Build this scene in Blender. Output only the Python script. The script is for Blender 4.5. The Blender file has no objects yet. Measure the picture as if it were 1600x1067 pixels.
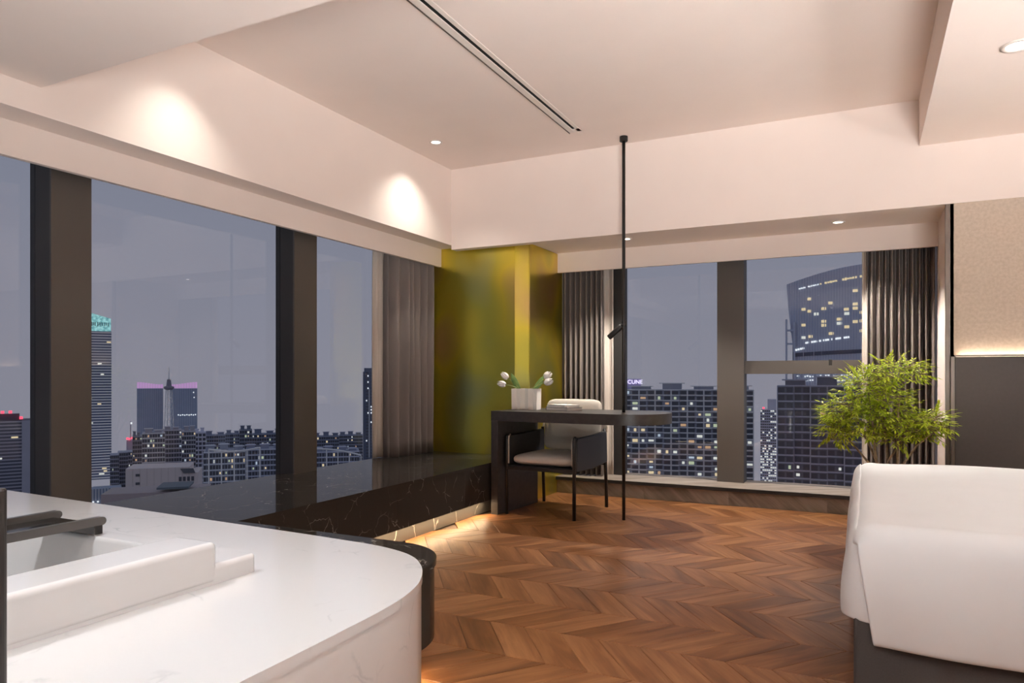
import bpy, bmesh, math, random
from mathutils import Vector, Matrix
random.seed(7)
scene = bpy.context.scene
C = scene.collection
PI = math.pi

# ------------------------------------------------------------------ camera
TH = math.atan2(552, 1112)
FPX, HZ = 1112.0, 588.0
cam_d = bpy.data.cameras.new('camera'); cam = bpy.data.objects.new('camera', cam_d); C.objects.link(cam)
cam_d.sensor_width = 36.0; cam_d.lens = 36.0*FPX/1600.0
cam_d.shift_y = (HZ-533.5)/1600.0
cam_d.clip_start = 0.02; cam_d.clip_end = 6000
cam.location = (0, 0, 1.0); cam.rotation_euler = (PI/2, 0, TH)
scene.camera = cam
FW = Vector((-math.sin(TH), math.cos(TH))); RT = Vector((math.cos(TH), math.sin(TH)))

# ------------------------------------------------------------------ view
vs = scene.view_settings
vs.view_transform = 'Standard'; vs.look = 'None'; vs.exposure = 0.0; vs.gamma = 1.0; vs.use_curve_mapping = False

# ------------------------------------------------------------------ world: overcast dusk sky
w = bpy.data.worlds.new('dusk_sky'); scene.world = w; w.use_nodes = True
nt = w.node_tree; nt.nodes.clear()
out = nt.nodes.new('ShaderNodeOutputWorld'); bg = nt.nodes.new('ShaderNodeBackground')
tc = nt.nodes.new('ShaderNodeTexCoord'); sp = nt.nodes.new('ShaderNodeSeparateXYZ'); rp = nt.nodes.new('ShaderNodeValToRGB')
nt.links.new(tc.outputs['Generated'], sp.inputs[0]); nt.links.new(sp.outputs['Z'], rp.inputs[0])
rp.color_ramp.elements[0].position = 0.0; rp.color_ramp.elements[0].color = (0.268, 0.266, 0.318, 1)
rp.color_ramp.elements[1].position = 0.42; rp.color_ramp.elements[1].color = (0.210, 0.232, 0.302, 1)
nt.links.new(rp.outputs[0], bg.inputs[0]); bg.inputs[1].default_value = 1.0
nt.links.new(bg.outputs[0], out.inputs[0])

# ------------------------------------------------------------------ added soft fill lights, out of view
def area(name, loc, direction, sx, sy, power, color, spread=PI):
    l = bpy.data.lights.new(name, 'AREA'); l.shape = 'RECTANGLE'; l.size = sx; l.size_y = sy; l.energy = power; l.color = color; l.spread = spread
    o = bpy.data.objects.new(name, l); C.objects.link(o); o.location = loc
    o.rotation_euler = Vector(direction).to_track_quat('-Z', 'Y').to_euler()
    return o
area('added_rear_fill', (1.0, -1.2, .32), (-0.35, 1.0, 1.15), 1.4, 1.0, 134, (.98, 1.0, 1.0), math.radians(96))  # unseen fill behind the camera, added to raise the room's brightness
area('added_side_fill', (3.3, 2.6, .95), (-.65, 0.0, 1.0), .9, .9, 66, (1.0, 1.0, 1.0), math.radians(110))  # unseen fill on the bed side, added to brighten the ceiling

# ------------------------------------------------------------------ helpers: materials
def newmat(name):
    m = bpy.data.materials.new(name); m.use_nodes = True
    n = m.node_tree.nodes; n.clear()
    o = n.new('ShaderNodeOutputMaterial'); b = n.new('ShaderNodeBsdfPrincipled')
    m.node_tree.links.new(b.outputs[0], o.inputs[0])
    return m, m.node_tree, b
def c4(c): return (c[0], c[1], c[2], 1.0)
def simple(name, col, rough=0.5, metal=0.0, noise=0.0, nscale=20.0, bump=0.0, coat=0.0, spec=0.5):
    m, t, b = newmat(name)
    b.inputs['Base Color'].default_value = c4(col); b.inputs['Roughness'].default_value = rough
    b.inputs['Metallic'].default_value = metal; b.inputs['Coat Weight'].default_value = coat
    b.inputs['Specular IOR Level'].default_value = spec
    if noise or bump:
        tc = t.nodes.new('ShaderNodeTexCoord'); nz = t.nodes.new('ShaderNodeTexNoise')
        nz.inputs['Scale'].default_value = nscale; nz.inputs['Detail'].default_value = 4
        t.links.new(tc.outputs['Object'], nz.inputs['Vector'])
        if noise:
            r = t.nodes.new('ShaderNodeValToRGB')
            r.color_ramp.elements[0].position = .3; r.color_ramp.elements[1].position = .7
            r.color_ramp.elements[0].color = c4([max(0, x*(1-noise)) for x in col]); r.color_ramp.elements[1].color = c4([min(1, x*(1+noise)) for x in col])
            t.links.new(nz.outputs['Fac'], r.inputs[0]); t.links.new(r.outputs[0], b.inputs['Base Color'])
        if bump:
            bp = t.nodes.new('ShaderNodeBump'); bp.inputs['Strength'].default_value = bump; bp.inputs['Distance'].default_value = .004
            t.links.new(nz.outputs['Fac'], bp.inputs['Height']); t.links.new(bp.outputs[0], b.inputs['Normal'])
    return m
def emit(name, col, strength):
    m = bpy.data.materials.new(name); m.use_nodes = True; t = m.node_tree; t.nodes.clear()
    o = t.nodes.new('ShaderNodeOutputMaterial'); e = t.nodes.new('ShaderNodeEmission')
    e.inputs[0].default_value = c4(col); e.inputs[1].default_value = strength
    t.links.new(e.outputs[0], o.inputs[0]); return m

M = {}
M['paint'] = simple('warm_white_paint', (0.86, 0.735, 0.665), 0.75, noise=.015, nscale=3)
M['paint_white'] = simple('white_wall_paint', (0.80, 0.80, 0.79), 0.75, noise=.015, nscale=3)
M['black_metal'] = simple('matt_black_metal', (0.022, 0.020, 0.019), 0.42, metal=.3)
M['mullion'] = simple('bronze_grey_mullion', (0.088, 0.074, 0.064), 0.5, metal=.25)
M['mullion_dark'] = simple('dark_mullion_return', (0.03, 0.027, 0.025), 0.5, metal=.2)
M['black_leather'] = simple('black_leather', (0.018, 0.016, 0.015), 0.45, bump=.15, nscale=180)
M['cream_fabric'] = simple('cream_fabric', (0.62, 0.56, 0.49), 0.9, noise=.06, nscale=260, bump=.25)
M['linen'] = simple('white_linen', (0.83, 0.845, 0.86), 0.85, noise=.012, nscale=6, bump=.22)
M['bed_base'] = simple('charcoal_upholstery', (0.050, 0.044, 0.042), 0.8, noise=.1, nscale=200, bump=.1)
M['desk'] = simple('black_stained_oak', (0.036, 0.031, 0.028), 0.38, noise=.25, nscale=30)
M['ceramic'] = simple('white_ceramic', (0.82, 0.825, 0.83), 0.12, coat=.3)
M['vase'] = simple('cream_ceramic', (0.83, 0.77, 0.69), 0.45)
M['tray'] = simple('graphite_metal', (0.10, 0.095, 0.092), 0.35, metal=.4)
M['tray_black'] = simple('gloss_black', (0.01, 0.01, 0.01), 0.12)
M['paper'] = simple('paper', (0.66, 0.62, 0.58), 0.7)
M['paper_print'] = simple('grey_cover', (0.20, 0.185, 0.175), 0.5)
M['petal'] = simple('white_petal', (0.86, 0.80, 0.75), 0.5)
M['tulip_leaf'] = simple('tulip_leaf', (0.22, 0.36, 0.10), 0.45, noise=.2, nscale=25)
M['stem'] = simple('green_stem', (0.33, 0.42, 0.12), 0.5)
M['bark'] = simple('pale_bark', (0.30, 0.21, 0.13), 0.8, noise=.25, nscale=60)
M['pot'] = simple('grey_stone_pot', (0.22, 0.20, 0.19), 0.7, noise=.1, nscale=30)
M['soil'] = simple('soil', (0.03, 0.02, 0.014), 0.95, noise=.3, nscale=80, bump=.5)
M['curtain'] = simple('taupe_curtain', (0.205, 0.168, 0.150), 0.85, noise=.05, nscale=300)
M['sheer'] = simple('cream_sheer', (0.60, 0.52, 0.45), 0.9, noise=.04, nscale=200)
M['headboard'] = simple('dark_taupe_panel', (0.062, 0.050, 0.044), 0.6, noise=.05, nscale=60)
M['bronze'] = simple('bronze_trim', (0.15, 0.12, 0.10), 0.35, metal=.6)
M['slot_frame'] = simple('white_aluminium', (0.78, 0.69, 0.63), 0.5)
M['void'] = simple('slot_black', (0.004, 0.004, 0.004), 0.9)
M['lens'] = emit('downlight_lens', (1.0, 0.93, 0.85), 9.0)
M['led'] = emit('warm_led', (1.0, 0.80, 0.55), 10.0)
M['subfloor'] = simple('subfloor', (0.08, 0.05, 0.035), 0.9)

def leafmat():
    m, t, b = newmat('bright_green_leaf')
    g = t.nodes.new('ShaderNodeNewGeometry'); r = t.nodes.new('ShaderNodeValToRGB')
    e = r.color_ramp.elements; e[0].color = (.30, .42, .02, 1); e[1].color = (.72, .78, .09, 1)
    e.new(.5).color = (.52, .64, .035, 1)
    t.links.new(g.outputs['Random Per Island'], r.inputs[0]); t.links.new(r.outputs[0], b.inputs['Base Color'])
    b.inputs['Roughness'].default_value = .45
    tr = t.nodes.new('ShaderNodeBsdfTranslucent'); mx = t.nodes.new('ShaderNodeMixShader'); mx.inputs[0].default_value = .35
    t.links.new(r.outputs[0], tr.inputs[0])
    o = [n for n in t.nodes if n.type == 'OUTPUT_MATERIAL'][0]
    t.links.new(b.outputs[0], mx.inputs[1]); t.links.new(tr.outputs[0], mx.inputs[2]); t.links.new(mx.outputs[0], o.inputs[0])
    return m
M['leaf'] = leafmat()

def woodmat(name, dark, mid, light, rough=.42):
    m, t, b = newmat(name); L = t.links.new; N = t.nodes.new
    uv = N('ShaderNodeUVMap'); uv.uv_map = 'UVMap'
    oi = N('ShaderNodeObjectInfo'); ge = N('ShaderNodeNewGeometry')
    add = N('ShaderNodeMath'); add.operation = 'ADD'; L(oi.outputs['Random'], add.inputs[0]); L(ge.outputs['Random Per Island'], add.inputs[1])
    mu = N('ShaderNodeMath'); mu.operation = 'MULTIPLY'; mu.inputs[1].default_value = 37.0; L(add.outputs[0], mu.inputs[0])
    mp = N('ShaderNodeMapping'); mp.inputs['Scale'].default_value = (2.2, 15, 1); L(uv.outputs[0], mp.inputs['Vector'])
    cb = N('ShaderNodeCombineXYZ'); L(mu.outputs[0], cb.inputs[0]); L(mu.outputs[0], cb.inputs[1]); L(mu.outputs[0], cb.inputs[2])
    L(cb.outputs[0], mp.inputs['Location'])
    n1 = N('ShaderNodeTexNoise'); n1.inputs['Scale'].default_value = 1.0; n1.inputs['Detail'].default_value = 6; n1.inputs['Distortion'].default_value = .6
    L(mp.outputs[0], n1.inputs['Vector'])
    mp2 = N('ShaderNodeMapping'); mp2.inputs['Scale'].default_value = (8, 110, 1); L(uv.outputs[0], mp2.inputs['Vector']); L(cb.outputs[0], mp2.inputs['Location'])
    n2 = N('ShaderNodeTexNoise'); n2.inputs['Scale'].default_value = 1.0; n2.inputs['Detail'].default_value = 3; L(mp2.outputs[0], n2.inputs['Vector'])
    mx = N('ShaderNodeMath'); mx.operation = 'MULTIPLY_ADD'; mx.inputs[1].default_value = .22; L(n2.outputs['Fac'], mx.inputs[0]); L(n1.outputs['Fac'], mx.inputs[2])
    fr = N('ShaderNodeMath'); fr.operation = 'FRACT'; L(add.outputs[0], fr.inputs[0])
    m3 = N('ShaderNodeMath'); m3.operation = 'MULTIPLY_ADD'; m3.inputs[1].default_value = .20; L(fr.outputs[0], m3.inputs[0]); L(mx.outputs[0], m3.inputs[2])
    r = N('ShaderNodeValToRGB'); e = r.color_ramp.elements
    e[0].position = .45; e[0].color = c4(dark); e[1].position = .98; e[1].color = c4(light); e.new(.70).color = c4(mid)
    L(m3.outputs[0], r.inputs[0]); L(r.outputs[0], b.inputs['Base Color'])
    b.inputs['Roughness'].default_value = rough; b.inputs['Specular IOR Level'].default_value = .25
    bp = N('ShaderNodeBump'); bp.inputs['Strength'].default_value = .12; bp.inputs['Distance'].default_value = .002
    L(n2.outputs['Fac'], bp.inputs['Height']); L(bp.outputs[0], b.inputs['Normal'])
    return m
M['wood'] = woodmat('chevron_oak', (0.098, 0.036, 0.011), (0.185, 0.074, 0.026), (0.31, 0.142, 0.058))
M['greywood'] = woodmat('grey_oak', (0.16, 0.125, 0.10), (0.265, 0.215, 0.178), (0.38, 0.32, 0.27), .55)

def marble(name, base, vein, scale, width, rough, dens=1.0, spec=.5):
    m, t, b = newmat(name); L = t.links.new; N = t.nodes.new
    tc = N('ShaderNodeTexCoord')
    nz = N('ShaderNodeTexNoise'); nz.inputs['Scale'].default_value = scale*.8; nz.inputs['Detail'].default_value = 5; L(tc.outputs['Object'], nz.inputs['Vector'])
    mixv = N('ShaderNodeMix'); mixv.data_type = 'VECTOR'; mixv.inputs['Factor'].default_value = .14
    L(tc.outputs['Object'], mixv.inputs['A']); L(nz.outputs['Color'], mixv.inputs['B'])
    vo = N('ShaderNodeTexVoronoi'); vo.feature = 'DISTANCE_TO_EDGE'; vo.inputs['Scale'].default_value = scale; L(mixv.outputs['Result'], vo.inputs['Vector'])
    r = N('ShaderNodeValToRGB'); e = r.color_ramp.elements; e[0].position = 0; e[0].color = (1, 1, 1, 1); e[1].position = width; e[1].color = (0, 0, 0, 1)
    L(vo.outputs['Distance'], r.inputs[0])
    n2 = N('ShaderNodeTexNoise'); n2.inputs['Scale'].default_value = scale*1.3; n2.inputs['Detail'].default_value = 3; L(tc.outputs['Object'], n2.inputs['Vector'])
    r2 = N('ShaderNodeValToRGB'); e = r2.color_ramp.elements; e[0].position = .47/dens; e[0].color = (0, 0, 0, 1); e[1].position = min(1, .66/dens); e[1].color = (1, 1, 1, 1)
    L(n2.outputs['Fac'], r2.inputs[0])
    mu = N('ShaderNodeMath'); mu.operation = 'MULTIPLY'; L(r.outputs[0], mu.inputs[0]); L(r2.outputs[0], mu.inputs[1])
    mc = N('ShaderNodeMix'); mc.data_type = 'RGBA'; L(mu.outputs[0], mc.inputs['Factor']); mc.inputs['A'].default_value = c4(base); mc.inputs['B'].default_value = c4(vein)
    L(mc.outputs['Result'], b.inputs['Base Color']); b.inputs['Roughness'].default_value = rough; b.inputs['Specular IOR Level'].default_value = spec
    return m
M['black_marble'] = marble('black_marble_white_veins', (0.032, 0.028, 0.024), (0.42, 0.39, 0.35), 7.0, .008, .08, 1.02, spec=.05)
M['grey_marble'] = marble('grey_marble', (0.07, 0.065, 0.06), (0.5, 0.46, 0.42), 5, .03, .2)
M['quartz'] = marble('white_quartz', (0.79, 0.795, 0.80), (0.58, 0.60, 0.615), 7.0, .030, .12, .90)

def wallpaper():
    m, t, b = newmat('beige_woven_wallpaper'); L = t.links.new; N = t.nodes.new
    tc = N('ShaderNodeTexCoord'); nz = N('ShaderNodeTexNoise'); nz.inputs['Scale'].default_value = 55; nz.inputs['Detail'].default_value = 5
    L(tc.outputs['Object'], nz.inputs['Vector'])
    r = N('ShaderNodeValToRGB'); e = r.color_ramp.elements; e[0].position = .35; e[1].position = .65; e[0].color = (.49, .39, .305, 1); e[1].color = (.57, .46, .365, 1)
    L(nz.outputs['Fac'], r.inputs[0]); L(r.outputs[0], b.inputs['Base Color']); b.inputs['Roughness'].default_value = .8
    bp = N('ShaderNodeBump'); bp.inputs['Strength'].default_value = .25; bp.inputs['Distance'].default_value = .003
    L(nz.outputs['Fac'], bp.inputs['Height']); L(bp.outputs[0], b.inputs['Normal'])
    return m
M['wallpaper'] = wallpaper()

def iridescent():
    m, t, b = newmat('iridescent_brushed_metal'); L = t.links.new; N = t.nodes.new
    tc = N('ShaderNodeTexCoord')
    mp = N('ShaderNodeMapping'); mp.inputs['Scale'].default_value = (1.6, 1.6, 1.15); L(tc.outputs['Object'], mp.inputs['Vector'])
    nz = N('ShaderNodeTexNoise'); nz.inputs['Scale'].default_value = 1.3; nz.inputs['Detail'].default_value = 1; L(mp.outputs[0], nz.inputs['Vector'])
    r = N('ShaderNodeValToRGB'); e = r.color_ramp.elements
    e[0].position = .28; e[0].color = (.40, .43, .20, 1); e[1].position = .75; e[1].color = (.70, .44, .22, 1)
    e.new(.42).color = (.60, .54, .09, 1); e.new(.52).color = (.76, .62, .08, 1); e.new(.62).color = (.68, .50, .14, 1)
    L(nz.outputs['Fac'], r.inputs[0]); L(r.outputs[0], b.inputs['Base Color'])
    b.inputs['Metallic'].default_value = .92
    # fine horizontal brushing
    mp2 = N('ShaderNodeMapping'); mp2.inputs['Scale'].default_value = (1.5, 1.5, 160); L(tc.outputs['Object'], mp2.inputs['Vector'])
    n2 = N('ShaderNodeTexNoise'); n2.inputs['Scale'].default_value = 3; L(mp2.outputs[0], n2.inputs['Vector'])
    mr = N('ShaderNodeMapRange'); mr.inputs['To Min'].default_value = .27; mr.inputs['To Max'].default_value = .30; L(n2.outputs['Fac'], mr.inputs['Value'])
    L(mr.outputs[0], b.inputs['Roughness'])
    return m
M['iridescent'] = iridescent()

def glass():
    m = bpy.data.materials.new('window_glass'); m.use_nodes = True; t = m.node_tree; t.nodes.clear(); N = t.nodes.new; L = t.links.new
    o = N('ShaderNodeOutputMaterial'); tr = N('ShaderNodeBsdfTransparent'); gl = N('ShaderNodeBsdfGlossy'); mx = N('ShaderNodeMixShader'); lw = N('ShaderNodeLayerWeight'); lw.inputs['Blend'].default_value = .5; pw = N('ShaderNodeMath'); pw.operation = 'POWER'; pw.inputs[1].default_value = 5.0; fr = N('ShaderNodeMath'); fr.operation = 'MULTIPLY_ADD'; fr.inputs[1].default_value = .96; fr.inputs[2].default_value = .035; L = t.links.new; L(lw.outputs['Facing'], pw.inputs[0]); L(pw.outputs[0], fr.inputs[0])
    gl.inputs['Roughness'].default_value = 0.0; tr.inputs[0].default_value = (.96, .97, .985, 1)
    L(fr.outputs[0], mx.inputs[0]); L(tr.outputs[0], mx.inputs[1]); L(gl.outputs[0], mx.inputs[2]); L(mx.outputs[0], o.inputs[0])
    return m
M['glass'] = glass()

# ------------------------------------------------------------------ helpers: meshes and objects
class MB:
    def __init__(s): s.v = []; s.f = []; s.uv = None
    def quad(s, a, b, c, d):
        i = len(s.v); s.v += [tuple(a), tuple(b), tuple(c), tuple(d)]; s.f.append((i, i+1, i+2, i+3)); return s
    def box(s, x0, x1, y0, y1, z0, z1):
        i = len(s.v)
        s.v += [(x0,y0,z0),(x1,y0,z0),(x1,y1,z0),(x0,y1,z0),(x0,y0,z1),(x1,y0,z1),(x1,y1,z1),(x0,y1,z1)]
        s.f += [tuple(i+k for k in q) for q in ((0,3,2,1),(4,5,6,7),(0,1,5,4),(1,2,6,5),(2,3,7,6),(3,0,4,7))]
        return s
    def prism(s, pts, z0, z1, caps=True):
        i = len(s.v); n = len(pts)
        s.v += [(p[0], p[1], z0) for p in pts] + [(p[0], p[1], z1) for p in pts]
        for k in range(n): s.f.append((i+k, i+(k+1) % n, i+n+(k+1) % n, i+n+k))
        if caps: s.f.append(tuple(i+k for k in reversed(range(n)))); s.f.append(tuple(i+n+k for k in range(n)))
        return s
    def tube(s, path, r, seg=10, caps=True):
        path = [Vector(p) for p in path]; n = len(path); rs = r if isinstance(r, (list, tuple)) else [r]*n
        i0 = len(s.v); up = None
        for k, p in enumerate(path):
            d = (path[min(k+1, n-1)]-path[max(k-1, 0)]).normalized()
            if up is None:
                up = Vector((0, 0, 1)) if abs(d.z) < .9 else Vector((1, 0, 0))
            a = d.cross(up).normalized(); b = a.cross(d).normalized(); up = b
            for j in range(seg):
                t = 2*PI*j/seg; q = p+(a*math.cos(t)+b*math.sin(t))*rs[k]; s.v.append(tuple(q))
        for k in range(n-1):
            for j in range(seg):
                a = i0+k*seg+j; b = i0+k*seg+(j+1) % seg; s.f.append((a, b, b+seg, a+seg))
        if caps:
            s.f.append(tuple(i0+j for j in reversed(range(seg)))); s.f.append(tuple(i0+(n-1)*seg+j for j in range(seg)))
        return s
    def lathe(s, prof, seg=24, cx=0, cy=0, caps=True):
        i0 = len(s.v); n = len(prof)
        for r, z in prof:
            for j in range(seg): t = 2*PI*j/seg; s.v.append((cx+r*math.cos(t), cy+r*math.sin(t), z))
        for k in range(n-1):
            for j in range(seg):
                a = i0+k*seg+j; b = i0+k*seg+(j+1) % seg; s.f.append((a, b, b+seg, a+seg))
        if caps:
            s.f.append(tuple(i0+j for j in reversed(range(seg)))); s.f.append(tuple(i0+(n-1)*seg+j for j in range(seg)))
        return s
    def grid(s, P):
        i0 = len(s.v); r = len(P); c = len(P[0])
        for row in P: s.v += [tuple(p) for p in row]
        for a in range(r-1):
            for b in range(c-1):
                k = i0+a*c+b; s.f.append((k, k+1, k+c+1, k+c))
        return s
    def mesh(s, name, mat=None, smooth=False):
        me = bpy.data.meshes.new(name); me.from_pydata(s.v, [], s.f)
        bm = bmesh.new(); bm.from_mesh(me)
        bmesh.ops.recalc_face_normals(bm, faces=bm.faces); bm.to_mesh(me); bm.free()
        if mat: me.materials.append(M[mat] if isinstance(mat, str) else mat)
        if smooth:
            for p in me.polygons: p.use_smooth = True
        return me
def link(name, me, parent=None, loc=None, rz=None):
    o = bpy.data.objects.new(name, me); C.objects.link(o)
    if parent is not None: o.parent = parent
    if loc is not None: o.location = loc
    if rz is not None: o.rotation_euler = (0, 0, rz)
    return o
def build(name, mb, mat, parent=None, smooth=False, bevel=0.0, seg=2, loc=None, rz=None, subsurf=0):
    o = link(name, mb.mesh(name, mat, smooth), parent, loc, rz)
    if bevel:
        m = o.modifiers.new('bevel', 'BEVEL'); m.width = bevel; m.segments = seg; m.limit_method = 'ANGLE'; m.angle_limit = .6
        m.harden_normals = False
        if seg > 1:
            for p in o.data.polygons: p.use_smooth = True
            w = o.modifiers.new('wn', 'WEIGHTED_NORMAL'); w.keep_sharp = False
    if subsurf:
        m = o.modifiers.new('sub', 'SUBSURF'); m.levels = subsurf; m.render_levels = subsurf
    return o
def tag(o, label, cat, group=None):
    o['label'] = label; o['category'] = cat
    if group: o['group'] = group
    return o
def thing(name, label, cat, loc=(0, 0, 0), rz=0.0, group=None):
    o = bpy.data.objects.new(name, None); C.objects.link(o); o.location = loc; o.rotation_euler = (0, 0, rz)
    return tag(o, label, cat, group)
def struct(o): o['kind'] = 'structure'; return o
def autosm(me, a=.5):
    for p in me.polygons: p.use_smooth = True
    me.set_sharp_from_angle(angle=a); return me
def B(x0, x1, y0, y1, z0, z1): return MB().box(x0, x1, y0, y1, z0, z1)
def rbox(x0, x1, y0, y1, z0, z1): return MB().box(x0, x1, y0, y1, z0, z1)

# ================================================================== THE ROOM
XG = -3.40      # glass plane of the window wall on the left
YG = 6.04       # glass plane of the back windows
ZC = 2.67       # tray ceiling
# ---- floor of chevron planks
floor = struct(build('floor', B(-3.45, 4.05, -2.55, 6.2, -.10, -.012), 'subfloor'))
ROW, SH, PW, Y0 = 0.2945, 0.222, 0.156, 2.272
def plank_geo(up, g=.0007, bev=.0016):
    # parallelogram from y=0 to ROW, leaning +SH (up) or -SH
    s = SH if up else -SH
    L = math.hypot(s, ROW); nx = g*L/ROW
    base = [(nx, g), (PW-nx, g), (PW+s-nx, ROW-g), (s+nx, ROW-g)]
    cx = sum(p[0] for p in base)/4; cy = sum(p[1] for p in base)/4
    top = [(p[0]+(bev if p[0] < q else -bev), p[1]+(bev*.7 if p[1] < cy else -bev*.7)) for p, q in zip(base, (cx, cx+9, cx+9, cx-9))]
    top = []
    for k, p in enumerate(base):
        sx = 1 if k in (0, 3) else -1; sy = 1 if k in (0, 1) else -1
        top.append((p[0]+sx*bev, p[1]+sy*bev*.7))
    v = [(p[0], p[1], -.012) for p in base]+[(p[0], p[1], -bev) for p in base]+[(p[0], p[1], 0) for p in top]
    f = [(8, 9, 10, 11)]
    for a in (0, 4):
        for k in range(4): f.append((a+k, a+(k+1) % 4, a+4+(k+1) % 4, a+4+k))
    d = Vector((s, ROW)).normalized(); n = Vector((d.y, -d.x))
    uv = [(p[0]*d.x+p[1]*d.y, p[0]*n.x+p[1]*n.y) for p in v]
    return v, f, uv
def uvmesh(name, v, f, uv, mat):
    me = bpy.data.meshes.new(name); me.from_pydata(v, [], f); me.materials.append(M[mat])
    l = me.uv_layers.new(name='UVMap')
    for lp in me.loops: l.data[lp.index].uv = uv[lp.vertex_index]
    return me
PG = {u: plank_geo(u) for u in (True, False)}
PM = {u: uvmesh('plank', *PG[u], 'wood') for u in (True, False)}
rv, rf, ruv = [], [], []
n_planks = 0
k0 = int(math.floor((-2.5-Y0)/ROW)); k1 = int(math.ceil((5.67-Y0)/ROW))
for k in range(k0, k1):
    y = Y0+k*ROW; up = (k % 2 == 1)          # row 0 leans the other way
    off = (0.0 if not up else -SH) + (-1.532-SH*0)
    start = -1.532+(SH if not up else 0)     # joints meet at the upper boundary of row 0
    i0 = int(math.floor((-2.62-start)/PW))-2; i1 = int(math.ceil((4.0-start)/PW))+1
    for i in range(i0, i1):
        x = start+i*PW; xm = x+PW/2+(SH/2 if up else -SH/2)
        if xm < -2.52 or xm > 3.9: continue
        if y > 1.9 and xm < (0.03 if y < 4.3 else 0.18) and xm < -0.0+0.10*(y) and n_planks < 300:
            link('plank', PM[up], floor, (x, y, 0)); n_planks += 1
        else:
            v, f, uv = PG[up]; b = len(rv)
            rv += [(p[0]+x, p[1]+y, p[2]) for p in v]; rf += [tuple(b+q for q in t) for t in f]; ruv += [(p[0]+i*.37, p[1]+k*.61) for p in uv]
rest = link('planks', uvmesh('planks', rv, rf, ruv, 'wood'), floor); rest['kind'] = 'stuff'

# ---- ceiling, beams, dropped parts (one painted shell)
ceiling = struct(build('ceiling', B(-3.0, .32, 1.70, 4.96, ZC, ZC+.06), 'paint'))
build('dropped_ceiling', B(-3.02, 4.05, -2.55, 1.74, 2.173, ZC+.06), 'paint', ceiling)
build('dropped_ceiling', B(.291, 4.05, 1.74, 4.96, 2.39, ZC+.06), 'paint', ceiling)
build('beam', B(-3.17, -3.0, -2.55, 5.1, 2.06, ZC+.06), 'paint', ceiling)
build('beam', B(-3.0, 4.05, 4.94, 5.02, 2.025, ZC+.06), 'paint', ceiling)
build('pelmet', B(-3.20, -3.17, -2.55, 5.1, 1.912, 2.3), 'paint', ceiling)
build('curtain_recess', B(-3.6, -3.2, -2.55, 6.3, 2.2, 2.3), 'paint', ceiling)
build('niche_ceiling', B(-3.17, .45, 5.02, 5.72, 2.065, 2.3), 'paint', ceiling)
build('pelmet', B(-2.42, .45, 5.70, 5.73, 1.898, 2.065), 'paint', ceiling)
build('curtain_recess', B(-3.2, .6, 5.73, 6.3, 2.2, 2.3), 'paint', ceiling)
build('roof_slab', B(-3.7, 4.3, -2.8, 6.5, ZC+.06, ZC+.2), 'paint', ceiling)

# ---- walls
wall_back = struct(build('wall_back', B(.455, 4.05, 4.955, 6.3, 0, 2.06), 'paint'))
build('niche_return', B(.45, .47, 4.945, 6.2, .0, 2.2), 'paint', wall_back)
build('wallpaper', B(.452, 4.05, 4.945, 4.955, 1.125, 2.028), 'wallpaper', wall_back)
build('metal_edge', B(.428, .452, 4.942, 4.975, 0, 2.028), 'bronze', wall_back)
struct(build('wall_right', B(4.0, 4.2, -2.6, 5.0, 0, 2.7), 'paint_white'))
struct(build('wall_rear', B(-3.5, 4.2, -2.7, -2.5, 0, 2.7), 'paint_white'))
wl = struct(build('wall_left', B(-3.55, -3.40, -2.6, .25, 0, 2.3), 'paint_white'))

# ---- baseboard, sill and black line below the back windows
bb = struct(thing('baseboard_back', 'x', 'x')); del bb['label'], bb['category']
def bbseg(x0, x1, lean):
    v = [(x0, 5.68, 0), (x1, 5.68, 0), (x1, 5.68, .115), (x0, 5.68, .115), (x0, 5.72, 0), (x1, 5.72, 0), (x1, 5.72, .115), (x0, 5.72, .115)]
    f = [(0, 1, 2, 3), (5, 4, 7, 6), (3, 2, 6, 7), (1, 0, 4, 5), (1, 5, 6, 2), (4, 0, 3, 7)]
    d = Vector((.75, -.66*1.0)).normalized(); n = Vector((-d.y, d.x))
    uv = [(p[0]*d.x+p[2]*d.y, p[0]*n.x+p[2]*n.y) for p in v]
    return uvmesh('board', v, f, uv, 'greywood')
xs = [-2.40, -1.62, -.95, -.25, .455]
for a, b in zip(xs[:-1], xs[1:]): link('board', bbseg(a+.0006, b-.0006, 1), bb)
sv = [(-2.45, 5.665, .140), (.455, 5.665, .140), (.455, 6.12, .146), (-2.45, 6.12, .146), (-2.45, 5.70, .06), (.455, 5.70, .06), (.455, 6.12, 0), (-2.45, 6.12, 0)]
sf = [(0, 1, 2, 3), (4, 5, 1, 0), (5, 4, 7, 6), (1, 5, 6, 2), (4, 0, 3, 7), (2, 6, 7, 3)]
sill = link('sill', uvmesh('sill', sv, sf, [(p[0]*.8+p[1]*.5, p[1]*.8-p[0]*.5) for p in sv], 'greywood'), bb)
build('black_trim', B(-2.42, .455, 5.655, 5.69, .113, .1385), 'black_metal', bb)  # black trim band between baseboard and sill

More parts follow.
